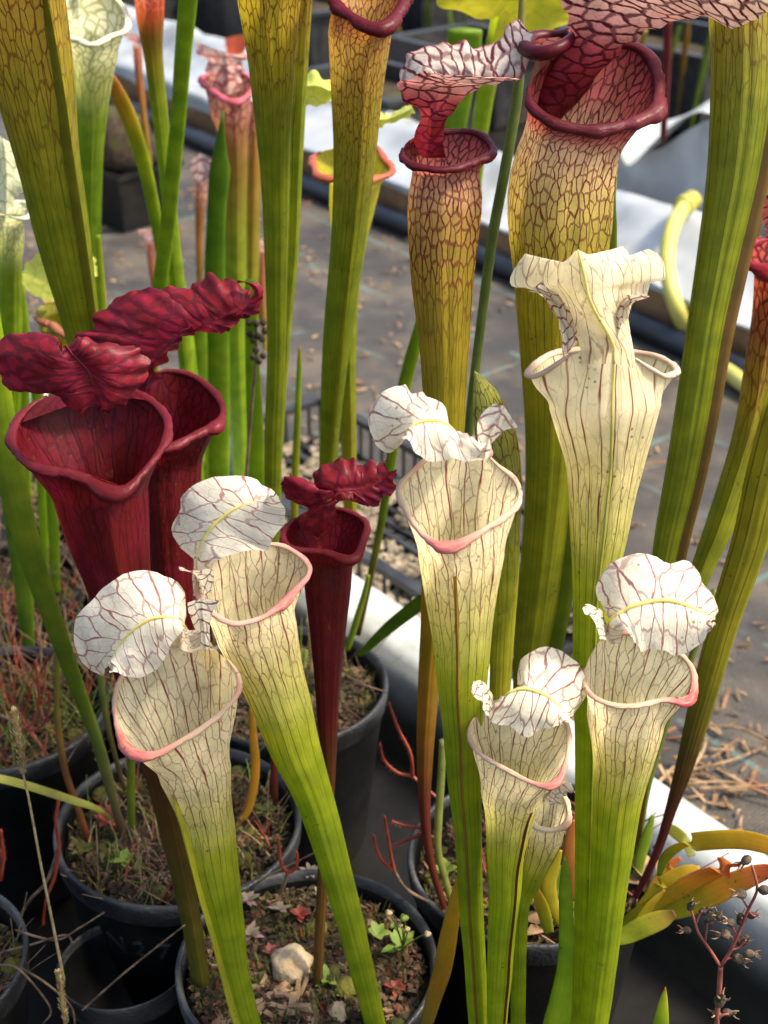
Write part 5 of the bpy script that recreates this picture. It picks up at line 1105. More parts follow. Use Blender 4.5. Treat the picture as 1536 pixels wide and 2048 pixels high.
def pot(label, cx, cy, r, ztop, h, soil=0.016, seed=1, bits=260, moss=160, group='black plastic plant pots', empty=False, wob=0.006, green=True):
    p = thing('plant_pot', label, 'pot', (cx, cy, 0.006), group)
    zb = max(0.008, ztop-h)
    rb = r*0.76
    rim = r*0.045
    prof = [(0.002, zb), (rb, zb), (rb+0.001, zb+0.004), (r*0.955, ztop-0.020), (r*0.985, ztop-0.017), (r*0.995, ztop-0.006), (r*1.0, ztop-0.002), (r*0.992, ztop), (r*0.965, ztop-0.0005), (r*0.952, ztop-0.004), (r*0.940, ztop-0.020), (rb*1.05, zb+0.03 if empty else ztop-0.06)]
    if empty: prof.append((0.002, zb+0.03))
    V, Fc = lathe(prof, cx, cy, 64, wob)
    mk('pot_wall', V, Fc, M_POT, p)
    V, Fc = lathe([(r*0.988, ztop-0.015), (r*1.002, ztop-0.010), (r*1.010, ztop-0.002), (r*1.006, ztop+0.0016), (r*0.990, ztop+0.0026), (r*0.966, ztop+0.0016), (r*0.950, ztop-0.004)], cx, cy, 64, wob)
    mk('rim', V, Fc, M_RIM, p)
    if empty: return p
    zs = ztop-soil
    V, rr = [], []
    nr = 16
    for i in range(nr):
        q = (i/(nr-1))*r*0.94
        for j in range(48):
            t = 2*pi*j/48
            x, y = cx+q*cos(t), cy+q*sin(t)
            z = zs+0.006*noise.noise(Vector((x*28, y*28, seed)))+0.003*noise.noise(Vector((x*90, y*90, seed)))-0.004*(i/(nr-1))**4+0.004*(1-(i/(nr-1))**2)
            V.append(Vector((x, y, z)))
    mk('soil', V, grid_faces(nr, 48, 0, True), M_SOIL, p)
    def on(rg):
        a = rg.uniform(0, 2*pi); q = r*0.90*sqrt(rg.random())
        x, y = cx+q*cos(a), cy+q*sin(a)
        return Vector((x, y, zs+0.004+0.006*noise.noise(Vector((x*28, y*28, seed)))))
    V, Fc = scatter_bits(bits*2, on, ((0.0008, 0.0042), (0.0003, 0.0012)), seed)
    mk('litter', V, Fc, M_CHIPS, p, smooth=False, kind='stuff')
    V, Fc = scatter_bits(bits*2, on, ((0.0008, 0.0028), (0.0006, 0.0020)), seed+5)
    mk('peat_crumbs', V, Fc, M_SOIL, p, smooth=False, kind='stuff')
    rg = random.Random(seed+40); V, Fc = [], []
    for _ in range(16):
        c0 = on(rg); s0 = rg.uniform(0.003, 0.009)
        o0 = len(V)
        for i in range(5):
            a = 0.5*pi*i/4
            for j in range(10):
                t = 2*pi*j/10; d = Vector((cos(t)*sin(a), sin(t)*sin(a), cos(a)*0.55-0.15))
                V.append(c0+d*s0*(1+0.35*noise.noise(Vector((c0.x*300+d.x*2, d.y*2, seed)))))
        Fc += [tuple(k+o0 for k in f) for f in grid_faces(5, 10, 0, True)]
    mk('moss_cushions', V, Fc, M_MOSS, p, kind='stuff')
    if green:
        V, Fc = tufts(moss*5, lambda rg: (lambda q: q if noise.noise(Vector((q.x*40, q.y*40, seed+3))) > -0.05 else Vector((q.x, q.y, q.z-0.01)))(on(rg)), (0.003, 0.010), seed+9, 0.0007)
        mk('moss', V, Fc, M_MOSS, p, kind='stuff')
    return p

def rim_at(x, y, z): return at_z(x, y, z)
pA = rim_at(357, 1645, 0.17); pB = rim_at(614, 1925, 0.17); pC = rim_at(572, 1368, 0.17); pD = rim_at(-178, 1925, 0.17)
pE = rim_at(0, 1415, 0.17); pF = rim_at(1062, 1715, 0.17); pG = rim_at(1050, 2290, 0.17); pH = rim_at(250, 1940, 0.13)
potA = pot('black round pot under the two left white pitchers, embossed marks below its rim', pA.x, pA.y, 0.082, 0.17, 0.15, seed=11, bits=330)
potB = pot('black round pot at the bottom centre with a pale stone in it', pB.x, pB.y, 0.0775, 0.17, 0.15, seed=12, bits=620, moss=220, soil=0.012)
potC = pot('black round pot behind the slim red pitcher', pC.x, pC.y, 0.078, 0.17, 0.15, seed=13)
potD = pot('black pot cut by the lower left corner', pD.x, pD.y, 0.068, 0.17, 0.15, seed=14)
potE = pot('black pot at the left edge holding sundews', pE.x, pE.y, 0.080, 0.17, 0.15, seed=15)
potF = pot('black pot of leafy rosettes beside the white liner at right', pF.x, pF.y, 0.080, 0.17, 0.15, seed=16)
potG = pot('black pot holding the right hand white pitchers below the frame', pG.x, pG.y, 0.078, 0.17, 0.15, seed=17)
potH = pot('small empty black pot between the lower left pots', pH.x, pH.y, 0.040, 0.135, 0.11, seed=18, empty=True, wob=0.05)
def onB(rg):
    a = rg.uniform(0, 2*pi); q = 0.068*sqrt(rg.random()); return Vector((pB.x+q*cos(a), pB.y+q*sin(a)-0.004, 0.163))
V, Fc = scatter_bits(46, lambda rg: Vector((pB.x+rg.uniform(-0.05, 0.03), pB.y-0.030+rg.uniform(-0.025, 0.02), 0.163)), ((0.004, 0.009), (0.0010, 0.0020)), 301, 0.9)
mk('dead_sticks', V, Fc, M_STRAW, potB, smooth=False, kind='stuff')
V, Fc = scatter_bits(160, onB, ((0.0012, 0.003), (0.0008, 0.0018)), 302, 0.9)
mk('grit', V, Fc, M_CHIPS, potB, smooth=False, kind='stuff')
V, Fc = tufts(110, onB, (0.003, 0.008), 303, 0.0007)
mk('red_tips', V, Fc, M_DEW, potB, kind='stuff')
# more pots carrying the plants behind
bx = [('black pot under the broad olive pitcher at left', -0.20, 0.965), ('black pot behind the large red pitcher', -0.335, 1.06), ('black pot under the twin ribbed stems', -0.155, 1.115), ('black pot far back at the left', -0.30, 1.24)]
for k, (lab, x, y) in enumerate(bx):
    pot(lab, x, y, 0.072, 0.16, 0.14, seed=30+k, bits=160, moss=80)

# embossed marks on the pot wall
def emboss(txt, pot_o, cx, cy, r, z, ang, size):
    cu = bpy.data.curves.new('mark', 'FONT'); cu.body = txt; cu.size = size; cu.extrude = 0.0006; cu.bevel_depth = 0.0004; cu.align_x = 'CENTER'
    tmp = bpy.data.objects.new('mark_tmp', cu); col.objects.link(tmp)
    dg = bpy.context.evaluated_depsgraph_get()
    me = bpy.data.meshes.new_from_object(tmp.evaluated_get(dg))
    bpy.data.objects.remove(tmp)
    V = []
    for v in me.vertices:
        rr = r*0.945-(z and 0)+v.co.z+0.0002 - (0.17-(z+v.co.y))*0.0
        a = ang+v.co.x/r
        zz = z+v.co.y
        taper = lerp(r*0.76, r*0.955, (zz-0.02)/(0.13))
        rr = taper+v.co.z+0.0003
        V.append(Vector((cx+rr*cos(a), cy+rr*sin(a), zz)))
    Fc = [tuple(p.vertices) for p in me.polygons]
    mk('embossed_mark', V, Fc, M_TRAY, pot_o, smooth=False)
emboss('N', potA, pA.x, pA.y, 0.082, 0.122, R(-90-27), 0.020)
emboss('2', potA, pA.x, pA.y, 0.082, 0.122, R(-90-14), 0.020)
emboss('7', potA, pA.x, pA.y, 0.082, 0.122, R(-90-2), 0.020)

# stone in the front pot
def rock(name, label, c, s, seed, mat, parent=None):
    V = []; n1, n2 = 12, 18
    for i in range(n1+1):
        a = pi*i/n1
        for j in range(n2):
            t = 2*pi*j/n2
            d = Vector((sin(a)*cos(t), sin(a)*sin(t), cos(a)))
            k = 1+0.30*noise.noise(d*1.6+Vector((seed, 0, 0)))+0.10*noise.noise(d*5+Vector((0, seed, 0)))
            V.append(c+Vector((d.x*s[0], d.y*s[1], d.z*s[2]))*k)
    return mk(name, V, grid_faces(n1+1, n2, 0, True), mat, parent, label=label, cat=None if parent else 'stone', origin=c-Vector((0, 0, s[2])))
rock('stone', 'pale beige stone lying on the soil of the front pot', at_z(583, 1930, 0.164), (0.0125, 0.013, 0.009), 3.3, M_STONE)
rock('stone', 'small beige stone below the larger pale one in the front pot', at_z(676, 2024, 0.162), (0.006, 0.006, 0.005), 5.0, M_STONE)
rock('stone', 'brown lump of bark near the bottom edge of the front pot', at_z(578, 2036, 0.160), (0.008, 0.005, 0.005), 7.0, M_GRIT)

#=SMALL PLANTS=#
def tube3(name, pts, r0, r1, mat, parent=None, n=24, ns=7, **kw):
    P = resample(pts, n)
    return sweep(parent, name, P, [lerp(r0, r1, k/(n-1)) for k in range(n)], mat, attrs=False, ns=ns)
def sundew(label, stem, forks, Y, rs=0.0011, rf=0.0013, mat=None):
    base = at(*stem[-1], Y)
    t = thing('sundew', label, 'sundew', base, 'forked sundews in the pots')
    tube3('stem', [at(x, y, Y) for x, y in stem], rs, rs, M_TWIG if mat is None else mat, t)
    for fk in forks:
        pts = [at(x, y, Y-0.004) for x, y in fk]
        tube3('fork', pts, rf, rf*0.6, M_DEW, t)
        P = resample(pts, 40); V, Fc = [], []
        rg = random.Random(int(fk[0][0]))
        for p in P:
            for _ in range(5):
                d = Vector((rg.uniform(-1, 1), rg.uniform(-1, 1), rg.uniform(-1, 1))).normalized()
                s = d.cross(Vector((0.3, 0.5, 0.8))).normalized()*0.00012
                o = len(V); e = p+d*0.0032; V += [p-s, p+s, e]; Fc.append((o, o+1, o+2))
        mk('hairs', V, Fc, M_DEW, t, kind='stuff')
    return t
sundew('forked red sundew leaf in front of the black gap in the centre', [(788, 1740), (810, 1775), (850, 1800), (890, 1812)], [[(788, 1740), (766, 1722), (752, 1695), (747, 1670)], [(788, 1740), (782, 1712), (776, 1675), (769, 1632)]], 0.665)
sundew('forked sundew arching above the black gap, left of the orange leaf foot', [(825, 1552), (850, 1575), (880, 1600)], [[(825, 1552), (795, 1545), (768, 1520), (760, 1488)], [(825, 1552), (820, 1505), (795, 1455), (778, 1405)]], 0.70, mat=M_REDSTEM)
sundew('small forked sundew over the rim between the two front pots', [(575, 1745), (568, 1770), (560, 1790)], [[(575, 1745), (562, 1725), (556, 1675)], [(575, 1745), (592, 1735), (594, 1705)]], 0.655)
sundew('red hairy sundew stems at the lower left', [(118, 1690), (95, 1760), (60, 1800), (30, 1850)], [[(118, 1690), (110, 1750), (92, 1800), (86, 1850)], [(118, 1690), (112, 1640), (118, 1600)]], 0.68)
sundew('red sundew fork left of the dried grass head', [(40, 1460), (20, 1440), (0, 1430)], [[(40, 1460), (80, 1455), (98, 1420), (98, 1385)], [(40, 1460), (70, 1440), (78, 1390), (70, 1320)]], 0.80)
sundew('red sundew fork at the far left edge', [(0, 1700), (-10, 1740), (-20, 1800)], [[(0, 1700), (8, 1720), (4, 1680)], [(0, 1760), (6, 1720), (2, 1660)]], 0.70)
sundew('pale red sundew stretching left from the rosette pot rim', [(842, 1668), (860, 1672), (880, 1680)], [[(842, 1668), (815, 1680), (788, 1690)], [(842, 1655), (815, 1652), (783, 1642)]], 0.68)

# tangle of sundew and dead growth in the left pots
def in_disc(cx, cy, r, z): 
    def f(rg):
        a = rg.uniform(0, 2*pi); q = r*sqrt(rg.random()); return Vector((cx+q*cos(a), cy+q*sin(a), z))
    return f
def filaments(name, label, n, fn, h, mat, seed, r=0.0008, cat=None):
    rg = random.Random(seed); V, Fc = [], []
    for _ in range(n):
        p = fn(rg); a = rg.uniform(0, 2*pi); l = rg.uniform(0.2, 1.3); hh = rg.uniform(*h)
        d = Vector((cos(a)*l, sin(a)*l, 1)).normalized(); b = Vector((cos(a+1.5), sin(a+1.5), -0.4))*rg.uniform(-0.4, 0.4)
        ring = []
        for k in range(6):
            t = k/5; c = p+d*hh*t+b*hh*t*t
            rr = r*(1-0.5*t)
            for j in range(4):
                q = 2*pi*j/4; V.append(c+Vector((cos(q)*rr, sin(q)*rr, 0)))
        o = len(V)-24
        Fc += [tuple(i+o for i in f) for f in grid_faces(6, 4, 0, True)]
    ob = mk(name, V, Fc, mat, kind='stuff', label=label, cat=cat)
    return ob
filaments('sundew_tangle', 'tangle of small red sundews in the left hand pots', 70, in_disc(pE.x, pE.y, 0.07, 0.155), (0.02, 0.06), M_DEW, 3, cat='sundews')
filaments('sundew_tangle', 'red sundew stubble in the pot under the left white pitchers', 40, in_disc(pA.x, pA.y, 0.065, 0.155), (0.008, 0.028), M_DEW, 4, cat='sundews')
filaments('dead_growth', 'brown dead stems crowding the pots at the left', 220, in_disc(-0.26, 1.06, 0.16, 0.15), (0.02, 0.08), M_TWIG, 5, cat='dead stems')
filaments('dead_growth', 'straw stubble in the left pots', 160, in_disc(pE.x+0.02, pE.y+0.04, 0.10, 0.15), (0.01, 0.05), M_STRAW, 6, cat='dead stems')
filaments('dead_growth', 'straw stubble in the rosette pot at right', 110, in_disc(pF.x+0.01, pF.y, 0.07, 0.155), (0.008, 0.03), M_STRAW, 8, cat='dead stems')
filaments('sundew_tangle', 'red stubble in the rosette pot at right', 35, in_disc(pF.x+0.01, pF.y, 0.07, 0.155), (0.01, 0.03), M_DEW, 9, cat='sundews')

filaments('dead_growth', 'thin brown stems in the pot under the left white pitchers', 130, in_disc(pA.x, pA.y, 0.072, 0.155), (0.01, 0.045), M_TWIG, 21, 0.0006, cat='dead stems')
filaments('dead_growth', 'pale straw in the pot under the left white pitchers', 90, in_disc(pA.x, pA.y, 0.070, 0.155), (0.006, 0.03), M_GRASSH, 22, 0.0006, cat='dead stems')
filaments('fine_grass', 'fine green grass blades in the left hand pots', 120, in_disc(pE.x, pE.y+0.01, 0.075, 0.155), (0.02, 0.07), M_WEED, 23, 0.0006, cat='grass')
filaments('fine_grass', 'fine green grass blades in the pot under the left white pitchers', 60, in_disc(pA.x, pA.y, 0.070, 0.155), (0.01, 0.04), M_WEED, 24, 0.0005, cat='grass')
filaments('dead_growth', 'brown stems in the corner pot at the lower left', 110, in_disc(pD.x, pD.y, 0.06, 0.155), (0.01, 0.05), M_TWIG, 25, 0.0006, cat='dead stems')
filaments('sundew_tangle', 'red sundews in the corner pot at the lower left', 60, in_disc(pD.x, pD.y, 0.06, 0.155), (0.01, 0.04), M_DEW, 26, 0.0008, cat='sundews')
filaments('dead_growth', 'brown stems in the pot behind the slim red pitcher', 120, in_disc(pC.x, pC.y, 0.07, 0.15), (0.01, 0.05), M_TWIG, 27, 0.0006, cat='dead stems')
filaments('fine_grass', 'fine grass blades in the pot behind the slim red pitcher', 50, in_disc(pC.x, pC.y, 0.07, 0.15), (0.01, 0.05), M_WEED, 28, 0.0005, cat='grass')
filaments('dead_growth', 'matted brown stems along the far left pots', 260, in_disc(-0.30, 0.98, 0.14, 0.15), (0.02, 0.09), M_TWIG, 29, 0.0007, cat='dead stems')
filaments('sundew_tangle', 'reddish sundews among the far left pots', 120, in_disc(-0.27, 0.96, 0.12, 0.15), (0.02, 0.07), M_DEW, 31, 0.0008, cat='sundews')
filaments('dead_growth', 'orange brown withered shoots in the rosette pot', 70, in_disc(pF.x+0.02, pF.y+0.01, 0.07, 0.155), (0.015, 0.055), M_REDSTEM, 32, 0.0010, cat='dead stems')
# rosettes: short leafy plants
def rosette(label, c, n, l, wd, mat, seed, group, cat='seedling', el=(0.2, 1.0)):
    t = thing('seedling', label, cat, c, group); rg = random.Random(seed)
    for k in range(n):
        a = 2*pi*k/n+rg.uniform(-0.3, 0.3); e = rg.uniform(*el); ll = l*rg.uniform(.7, 1.2)
        d = Vector((cos(a)*cos(e), sin(a)*cos(e), sin(e))); s = Vector((-sin(a), cos(a), 0)); nn = d.cross(s)
        V = []
        for i in range(6):
            q = i/5; w_ = wd*sin(pi*(0.12+0.86*q))
            m_ = c+d*ll*q-UP*ll*0.25*q*q
            V += [m_-s*w_, m_-nn*w_*0.25, m_+s*w_]
        mk('leaf', V, grid_faces(6, 3), mat, t)
    return t
ros = [(500, 1870, 0.165, 13, .010, .0018, M_PALEW, 'pale pink rosette left of the stone in the front pot'), (495, 1800, 0.167, 12, .009, .0017, M_PALEW, 'pale rosette near the back rim of the front pot, left'), (620, 1745, 0.168, 12, .009, .0016, M_PALEW, 'white tipped rosette at the back rim of the front pot'), (640, 1790, 0.164, 10, .007, .0015, M_PALEW, 'small buff rosette behind the red stem in the front pot'), (800, 1890, 0.166, 9, .013, .0030, M_WEED, 'green ferny seedling right of the left leaning pitcher foot'), (755, 1868, 0.168, 6, .009, .0026, M_WEED, 'small green seedling beside the left leaning pitcher foot'), (655, 1960, 0.164, 7, .010, .0022, M_WEED, 'mossy green seedling right of the pale stone'), (1090, 1790, 0.165, 8, .03, .007, M_WEED, 'leafy green rosette between the white pitcher feet')]
ros += [(540, 1905, 0.164, 7, .007, .0018, M_REDSTEM, 'tiny red rosette left of the pale stone'), (690, 1985, 0.163, 8, .008, .0018, M_WEED, 'lime moss tuft below the red stem in the front pot'), (720, 1930, 0.163, 7, .007, .0018, M_MOSS, 'olive moss tuft by the left leaning pitcher foot'), (520, 1965, 0.163, 7, .007, .002, M_MOSS, 'olive moss tuft under the pale pink rosette'), (600, 1830, 0.165, 8, .008, .002, M_DEW, 'red tufted seedling above the pale stone'), (790, 1975, 0.163, 8, .008, .002, M_DEW, 'rusty seedling near the right rim of the front pot'), (560, 1820, 0.166, 11, .008, .0015, M_PALEW, 'buff seedling behind the stone near the back rim'), (215, 1640, 0.166, 9, .014, .003, M_DEW, 'red sundew rosette in the pot under the left pitchers'), (250, 1720, 0.165, 8, .010, .0026, M_WEED, 'yellow green tuft at the front of the left pot'), (165, 1700, 0.165, 8, .010, .0024, M_MOSS, 'mossy tuft beside the left pot rim'), (530, 1620, 0.165, 8, .010, .0024, M_MOSS, 'mossy tuft right of the orange leaf in the left pot'), (1110, 1840, 0.165, 8, .024, .006, M_STRAW, 'withered brown rosette between the white pitcher feet'), (1300, 1760, 0.165, 7, .020, .005, M_STRAW, 'withered leaf cluster beside the purple foot'), (890, 1740, 0.166, 7, .010, .003, M_WEED, 'green tuft beside the grey green stalk foot')]
for k, (x, y, z, n, l, wd, m_, lab) in enumerate(ros):
    rosette(lab, at_z(x, y, z), n, l, wd, m_, 60+k, 'seedlings on the pot soil')
# lime buds on stalks
t = thing('bud_cluster', 'cluster of lime and peach buds on thin stalks in the front pot', 'buds', at_z(810, 1900, 0.165))
for k, (x, y, s_, m_) in enumerate(((808, 1836, 0.0042, M_WEED), (784, 1851, 0.0034, M_WEED), (777, 1826, 0.0034, M_STONE), (814, 1858, 0.003, M_STONE), (855, 1868, 0.0034, M_STONE), (800, 1850, 0.0026, M_STONE))):
    P1 = at(x, y, 0.605)
    tube3('stalk', [at_z(806, 1895, 0.165), P1.lerp(at_z(806, 1895, 0.165), .4)+Vector((0.001, 0, 0.002)), P1], 0.0005, 0.0005, M_WEED, t, 10, 5)
    V = []
    for i in range(7):
        a = pi*i/6
        for j in range(10):
            q = 2*pi*j/10; V.append(P1+Vector((sin(a)*cos(q), sin(a)*sin(q), cos(a)*0.8))*s_*0.62*(1+0.15*cos(3*q)))
    mk('bud', V, grid_faces(7, 10, 0, True), m_, t)
t = thing('bud_cluster', 'tiny lime hood bud between the left leaning pitcher and the slim red one', 'buds', at(606, 1420, 0.72))
tube3('stalk', [at(606, 1420, 0.72), at(606, 1370, 0.72), at(606, 1325, 0.72)], 0.0012, 0.0008, M_WEED, t, 12, 6)
patch(t, 'bud', [(598, 1335), (598, 1315), (602, 1296)], [(606, 1338), (608, 1318), (610, 1298)], [(612, 1332), (617, 1318), (616, 1300)], 0.715, (0.46, 0.5, 0.12), (0.3, 0.36, 0.06), ns=16, nt=5, ruffle=0.0006, d=(0, -0.006, 0))

# dried seed head at the right
Yh = 0.50
t = thing('dried_seed_spray', 'dried branching seed head with dark capsules at the lower right', 'seed head', at(1432, 2110, Yh))
stems = [([(1432, 2110), (1434, 2035), (1438, 1985), (1441, 1933)], .0016, .0014), ([(1441, 1933), (1420, 1900), (1398, 1868), (1390, 1845), (1381, 1816)], .0010, .0006), ([(1441, 1933), (1462, 1900), (1479, 1862), (1497, 1818), (1512, 1788), (1514, 1770), (1508, 1745), (1503, 1730)], .0012, .0006), ([(1410, 1885), (1412, 1868), (1415, 1848)], .0006, .0005), ([(1392, 1848), (1398, 1832), (1404, 1822)], .0006, .0005), ([(1470, 1885), (1462, 1872), (1455, 1872)], .0006, .0005), ([(1474, 1872), (1466, 1856), (1458, 1850)], .0006, .0005), ([(1462, 1900), (1478, 1895), (1492, 1880)], .0006, .0005), ([(1450, 1918), (1470, 1915), (1484, 1912)], .0006, .0005), ([(1497, 1818), (1486, 1800), (1480, 1790)], .0006, .0005), ([(1497, 1822), (1508, 1832), (1518, 1828)], .0006, .0005), ([(1435, 2020), (1440, 2005), (1438, 1995)], .0008, .0006), ([(1433, 2040), (1446, 2030), (1458, 2028)], .0008, .0006)]
for px_, r0, r1 in stems:
    tube3('branch', [at(x, y, Yh) for x, y in px_], r0*0.9, r1*0.9, M_REDSTEM, t, 16, 6)
caps = [(1491, 1722, 20, -2.4), (1531, 1780, 20, 0.2), (1480, 1788, 20, 3.0), (1382, 1812, 17, 1.3), (1409, 1822, 18, 0.6), (1419, 1842, 18, 1.1), (1372, 1861, 16, 3.0), (1447, 1869, 22, 2.9), (1459, 1845, 19, 2.6), (1438, 1832, 18, 2.0), (1482, 1838, 22, 1.8), (1484, 1882, 20, 0.9), (1504, 1830, 16, 0.4), (1478, 1918, 20, -0.3), (1500, 1908, 18, 0.1), (1440, 2002, 24, 1.4), (1433, 2030, 20, 2.2), (1456, 2026, 18, 0.2)]
for k, (x, y, s_, a) in enumerate(caps):
    c = at(x, y, Yh-0.003*sin(k)); q = s_*0.72*depth(c)/F
    ax = Vector((cos(a), -0.2, sin(a))).normalized(); s = ax.cross(Vector((0, 1, 0.1))).normalized(); f = ax.cross(s)
    V = []
    prof = [(-1.0, 0.12), (-0.85, 0.5), (-0.4, 0.85), (0.1, 0.8), (0.5, 0.5), (0.8, 0.42), (1.1, 0.30), (1.35, 0.02)]
    for (l, r_) in prof:
        for j in range(10):
            tt = 2*pi*j/10; m_ = r_*(1+0.28*cos(3*tt+k)*(0.4+max(0, l)))
            V.append(c+ax*l*q+(s*cos(tt)+f*sin(tt))*q*m_*0.8)
    mk('seed_capsule', V, grid_faces(8, 10, 0, True), M_SEED, t)
    for j in range(3):
        tt = 2*pi*j/3+k; e = (s*cos(tt)+f*sin(tt))
        b0 = c+ax*q*0.7+e*q*0.3; b1 = c+ax*q*1.7+e*q*rnd.uniform(.5, 1.0)
        tube3('sepal', [b0, (b0+b1)/2+e*q*0.15, b1], q*0.20, q*0.03, M_STRAW, t, 6, 4)

# dry grass stalks at the lower left
def grass(label, stem, head, Y, wd, seed):
    t = thing('dry_grass', label, 'grass stalk', at(*stem[-1], Y), 'dry grass stalks at the lower left')
    tube3('stem', [at(x, y, Y) for x, y in stem], 0.0006, 0.0010, M_GRASSH, t, 24, 6)
    rg = random.Random(seed); V, Fc = [], []
    H = [at(x, y, Y) for x, y in head]; P = resample(H, 60)
    for k, p in enumerate(P):
        q = k/59; ww = wd*(0.3+0.7*sin(pi*min(1, 0.1+0.85*q)))
        for _ in range(8):
            d = Vector((rg.gauss(0, 1), rg.gauss(0, 1), rg.gauss(0.3, .6))).normalized()
            c = p+d*ww*rg.random(); s = d.cross(UP)
            s = s.normalized()*0.0006 if s.length > 0 else Vector((0.0006, 0, 0))
            o = len(V); V += [c-s, c+s, c+s*0.4+(d*0.5+UP*0.8)*0.0022, c-s*0.4+(d*0.5+UP*0.8)*0.0022]
            Fc.append((o, o+1, o+2, o+3))
    mk('seed_spike', V, Fc, M_GRASSH, t, kind='stuff')
grass('dry grass stalk with branched tan head at the left edge', [(44, 1540), (58, 1600), (80, 1720), (100, 1820), (118, 1910), (128, 1960)], [(28, 1425), (34, 1460), (42, 1500), (46, 1548)], 0.60, 0.0032, 1)
grass('dry grass stalk with slim tan spike at the bottom left', [(120, 1950), (124, 2000), (132, 2060)], [(117, 1946), (122, 1980), (128, 2020), (134, 2046)], 0.56, 0.0022, 2)
grass('short dry grass spike in front of the stone', [(628, 2000), (632, 2040), (636, 2080)], [(622, 1985), (626, 2005), (632, 2030), (634, 2046)], 0.575, 0.0014, 3)
# dead twigs across the lower left
tw = [('thin dead twig slanting up across the lower left gap', [(165, 2020), (250, 1945), (370, 1850)], .60), ('bent dead twig at the lower left corner', [(0, 1930), (40, 1940), (100, 2015), (85, 2048)], .60), ('dead twig crossing the grass stalk, upper', [(30, 1860), (110, 1880), (160, 1855), (208, 1825)], .63), ('dead twig crossing the grass stalk, lower', [(0, 1905), (60, 1890), (130, 1870), (145, 1890)], .63), ('dead twig lying in front of the empty pot', [(40, 1935), (90, 1965), (140, 2010), (150, 2050)], .61), ('thin dead stem over the rim between the front pots', [(500, 1775), (540, 1750), (590, 1725), (640, 1700)], .66), ('dried stem over pot rim behind the slim red pitcher', [(690, 1350), (730, 1370), (775, 1385)], .80)]
for lab, px_, Y in tw:
    o = tube3('twig', [at(x, y, Y) for x, y in px_], 0.0008, 0.0006, M_TWIG, None, 24, 6)
    o['label'] = lab; o['category'] = 'twig'; o['group'] = 'dead twigs'
# dried flower stem by the twin ribbed stems
t = thing('seed_stalk', 'dried brown flower stalk with knobbly seed clusters left of the ribbed stems', 'seed stalk', at(492, 960, 1.0))
tube3('stem', [at(512, 640, 1.0), at(512, 720, 1.0), at(502, 830, 1.0), at(492, 960, 1.0)], 0.0010, 0.0014, M_TWIG, t, 20, 6)
for k, (x, y) in enumerate(((498, 645), (512, 648), (526, 645), (500, 668), (515, 672), (530, 662), (506, 680), (524, 678), (512, 700), (526, 712), (506, 714), (518, 722))):
    c = at(x, y, 1.0-0.006*(k % 3)); V = []
    for i in range(6):
        a = pi*i/5
        for j in range(8):
            q = 2*pi*j/8; V.append(c+Vector((sin(a)*cos(q), sin(a)*sin(q), cos(a)))*0.0028*(1+0.3*noise.noise(Vector((k, i, j)))))
    mk('seed_cluster', V, grid_faces(6, 8, 0, True), M_SEED, t)

#=PATH THINGS=#
# ------------------------------------------------------------------ black lattice tray beside the bed
u0, u1, n0, n1 = -1.345, -0.80, 0.785, 0.985
t = thing('lattice_tray', 'black plastic lattice tray with tan grit beside the white liner', 'tray', nu((n0+n1)/2, (u0+u1)/2, 0.004))
def bar(name, a, b, w_, h, parent, mat=M_TRAY):
    d = (b-a); L = d.length; ax = d.normalized(); ay = UP.cross(ax).normalized() if abs(ax.z) < 0.9 else Vector((1, 0, 0)); az = ax.cross(ay)
    V, Fc = box_v((a+b)/2, ax, ay, az, L/2, w_/2, h/2)
    return mk(name, V, Fc, mat, parent, smooth=False)
for z, w_ in ((0.062, 0.012), (0.012, 0.006)):
    bar('rail', nu(n0, u0, z), nu(n0, u1, z), w_, 0.008, t); bar('rail', nu(n1, u0, z), nu(n1, u1, z), w_, 0.008, t)
    bar('rail', nu(n0+.006, u0, z-0.001), nu(n1-.006, u0, z-0.001), w_, 0.008, t); bar('rail', nu(n0+.006, u1, z-0.001), nu(n1-.006, u1, z-0.001), w_, 0.008, t)
for k in range(27):
    u = lerp(u0, u1, k/26)
    for n_ in (n0, n1): bar('upright', nu(n_, u, 0.016), nu(n_, u, 0.057), 0.004, 0.004, t)
for k in range(1, 11):
    n_ = lerp(n0, n1, k/11)
    for u in (u0, u1): bar('upright', nu(n_, u, 0.016), nu(n_, u, 0.056), 0.004, 0.004, t)
for k in range(1, 26):
    u = lerp(u0, u1, k/26); bar('slat', nu(n0+.004, u, 0.010), nu(n1-.004, u, 0.010), 0.008, 0.004, t)
for k in range(1, 10):
    n_ = lerp(n0, n1, k/10); bar('slat', nu(n_, u0+.004, 0.0145), nu(n_, u1-.004, 0.0145), 0.007, 0.004, t)
V, Fc = scatter_bits(2600, lambda rg: (lambda a, b: nu(a, b, 0.020) if noise.noise(Vector((a*22, b*22, 1))) > -0.12 else nu(a, b, 0.006))(rg.uniform(n0+.01, n1-.01), rg.uniform(u0+.01, u1-.01)), ((0.002, 0.006), (0.0015, 0.004)), 77)
mk('grit', V, Fc, M_GRIT, t, smooth=False, kind='stuff')

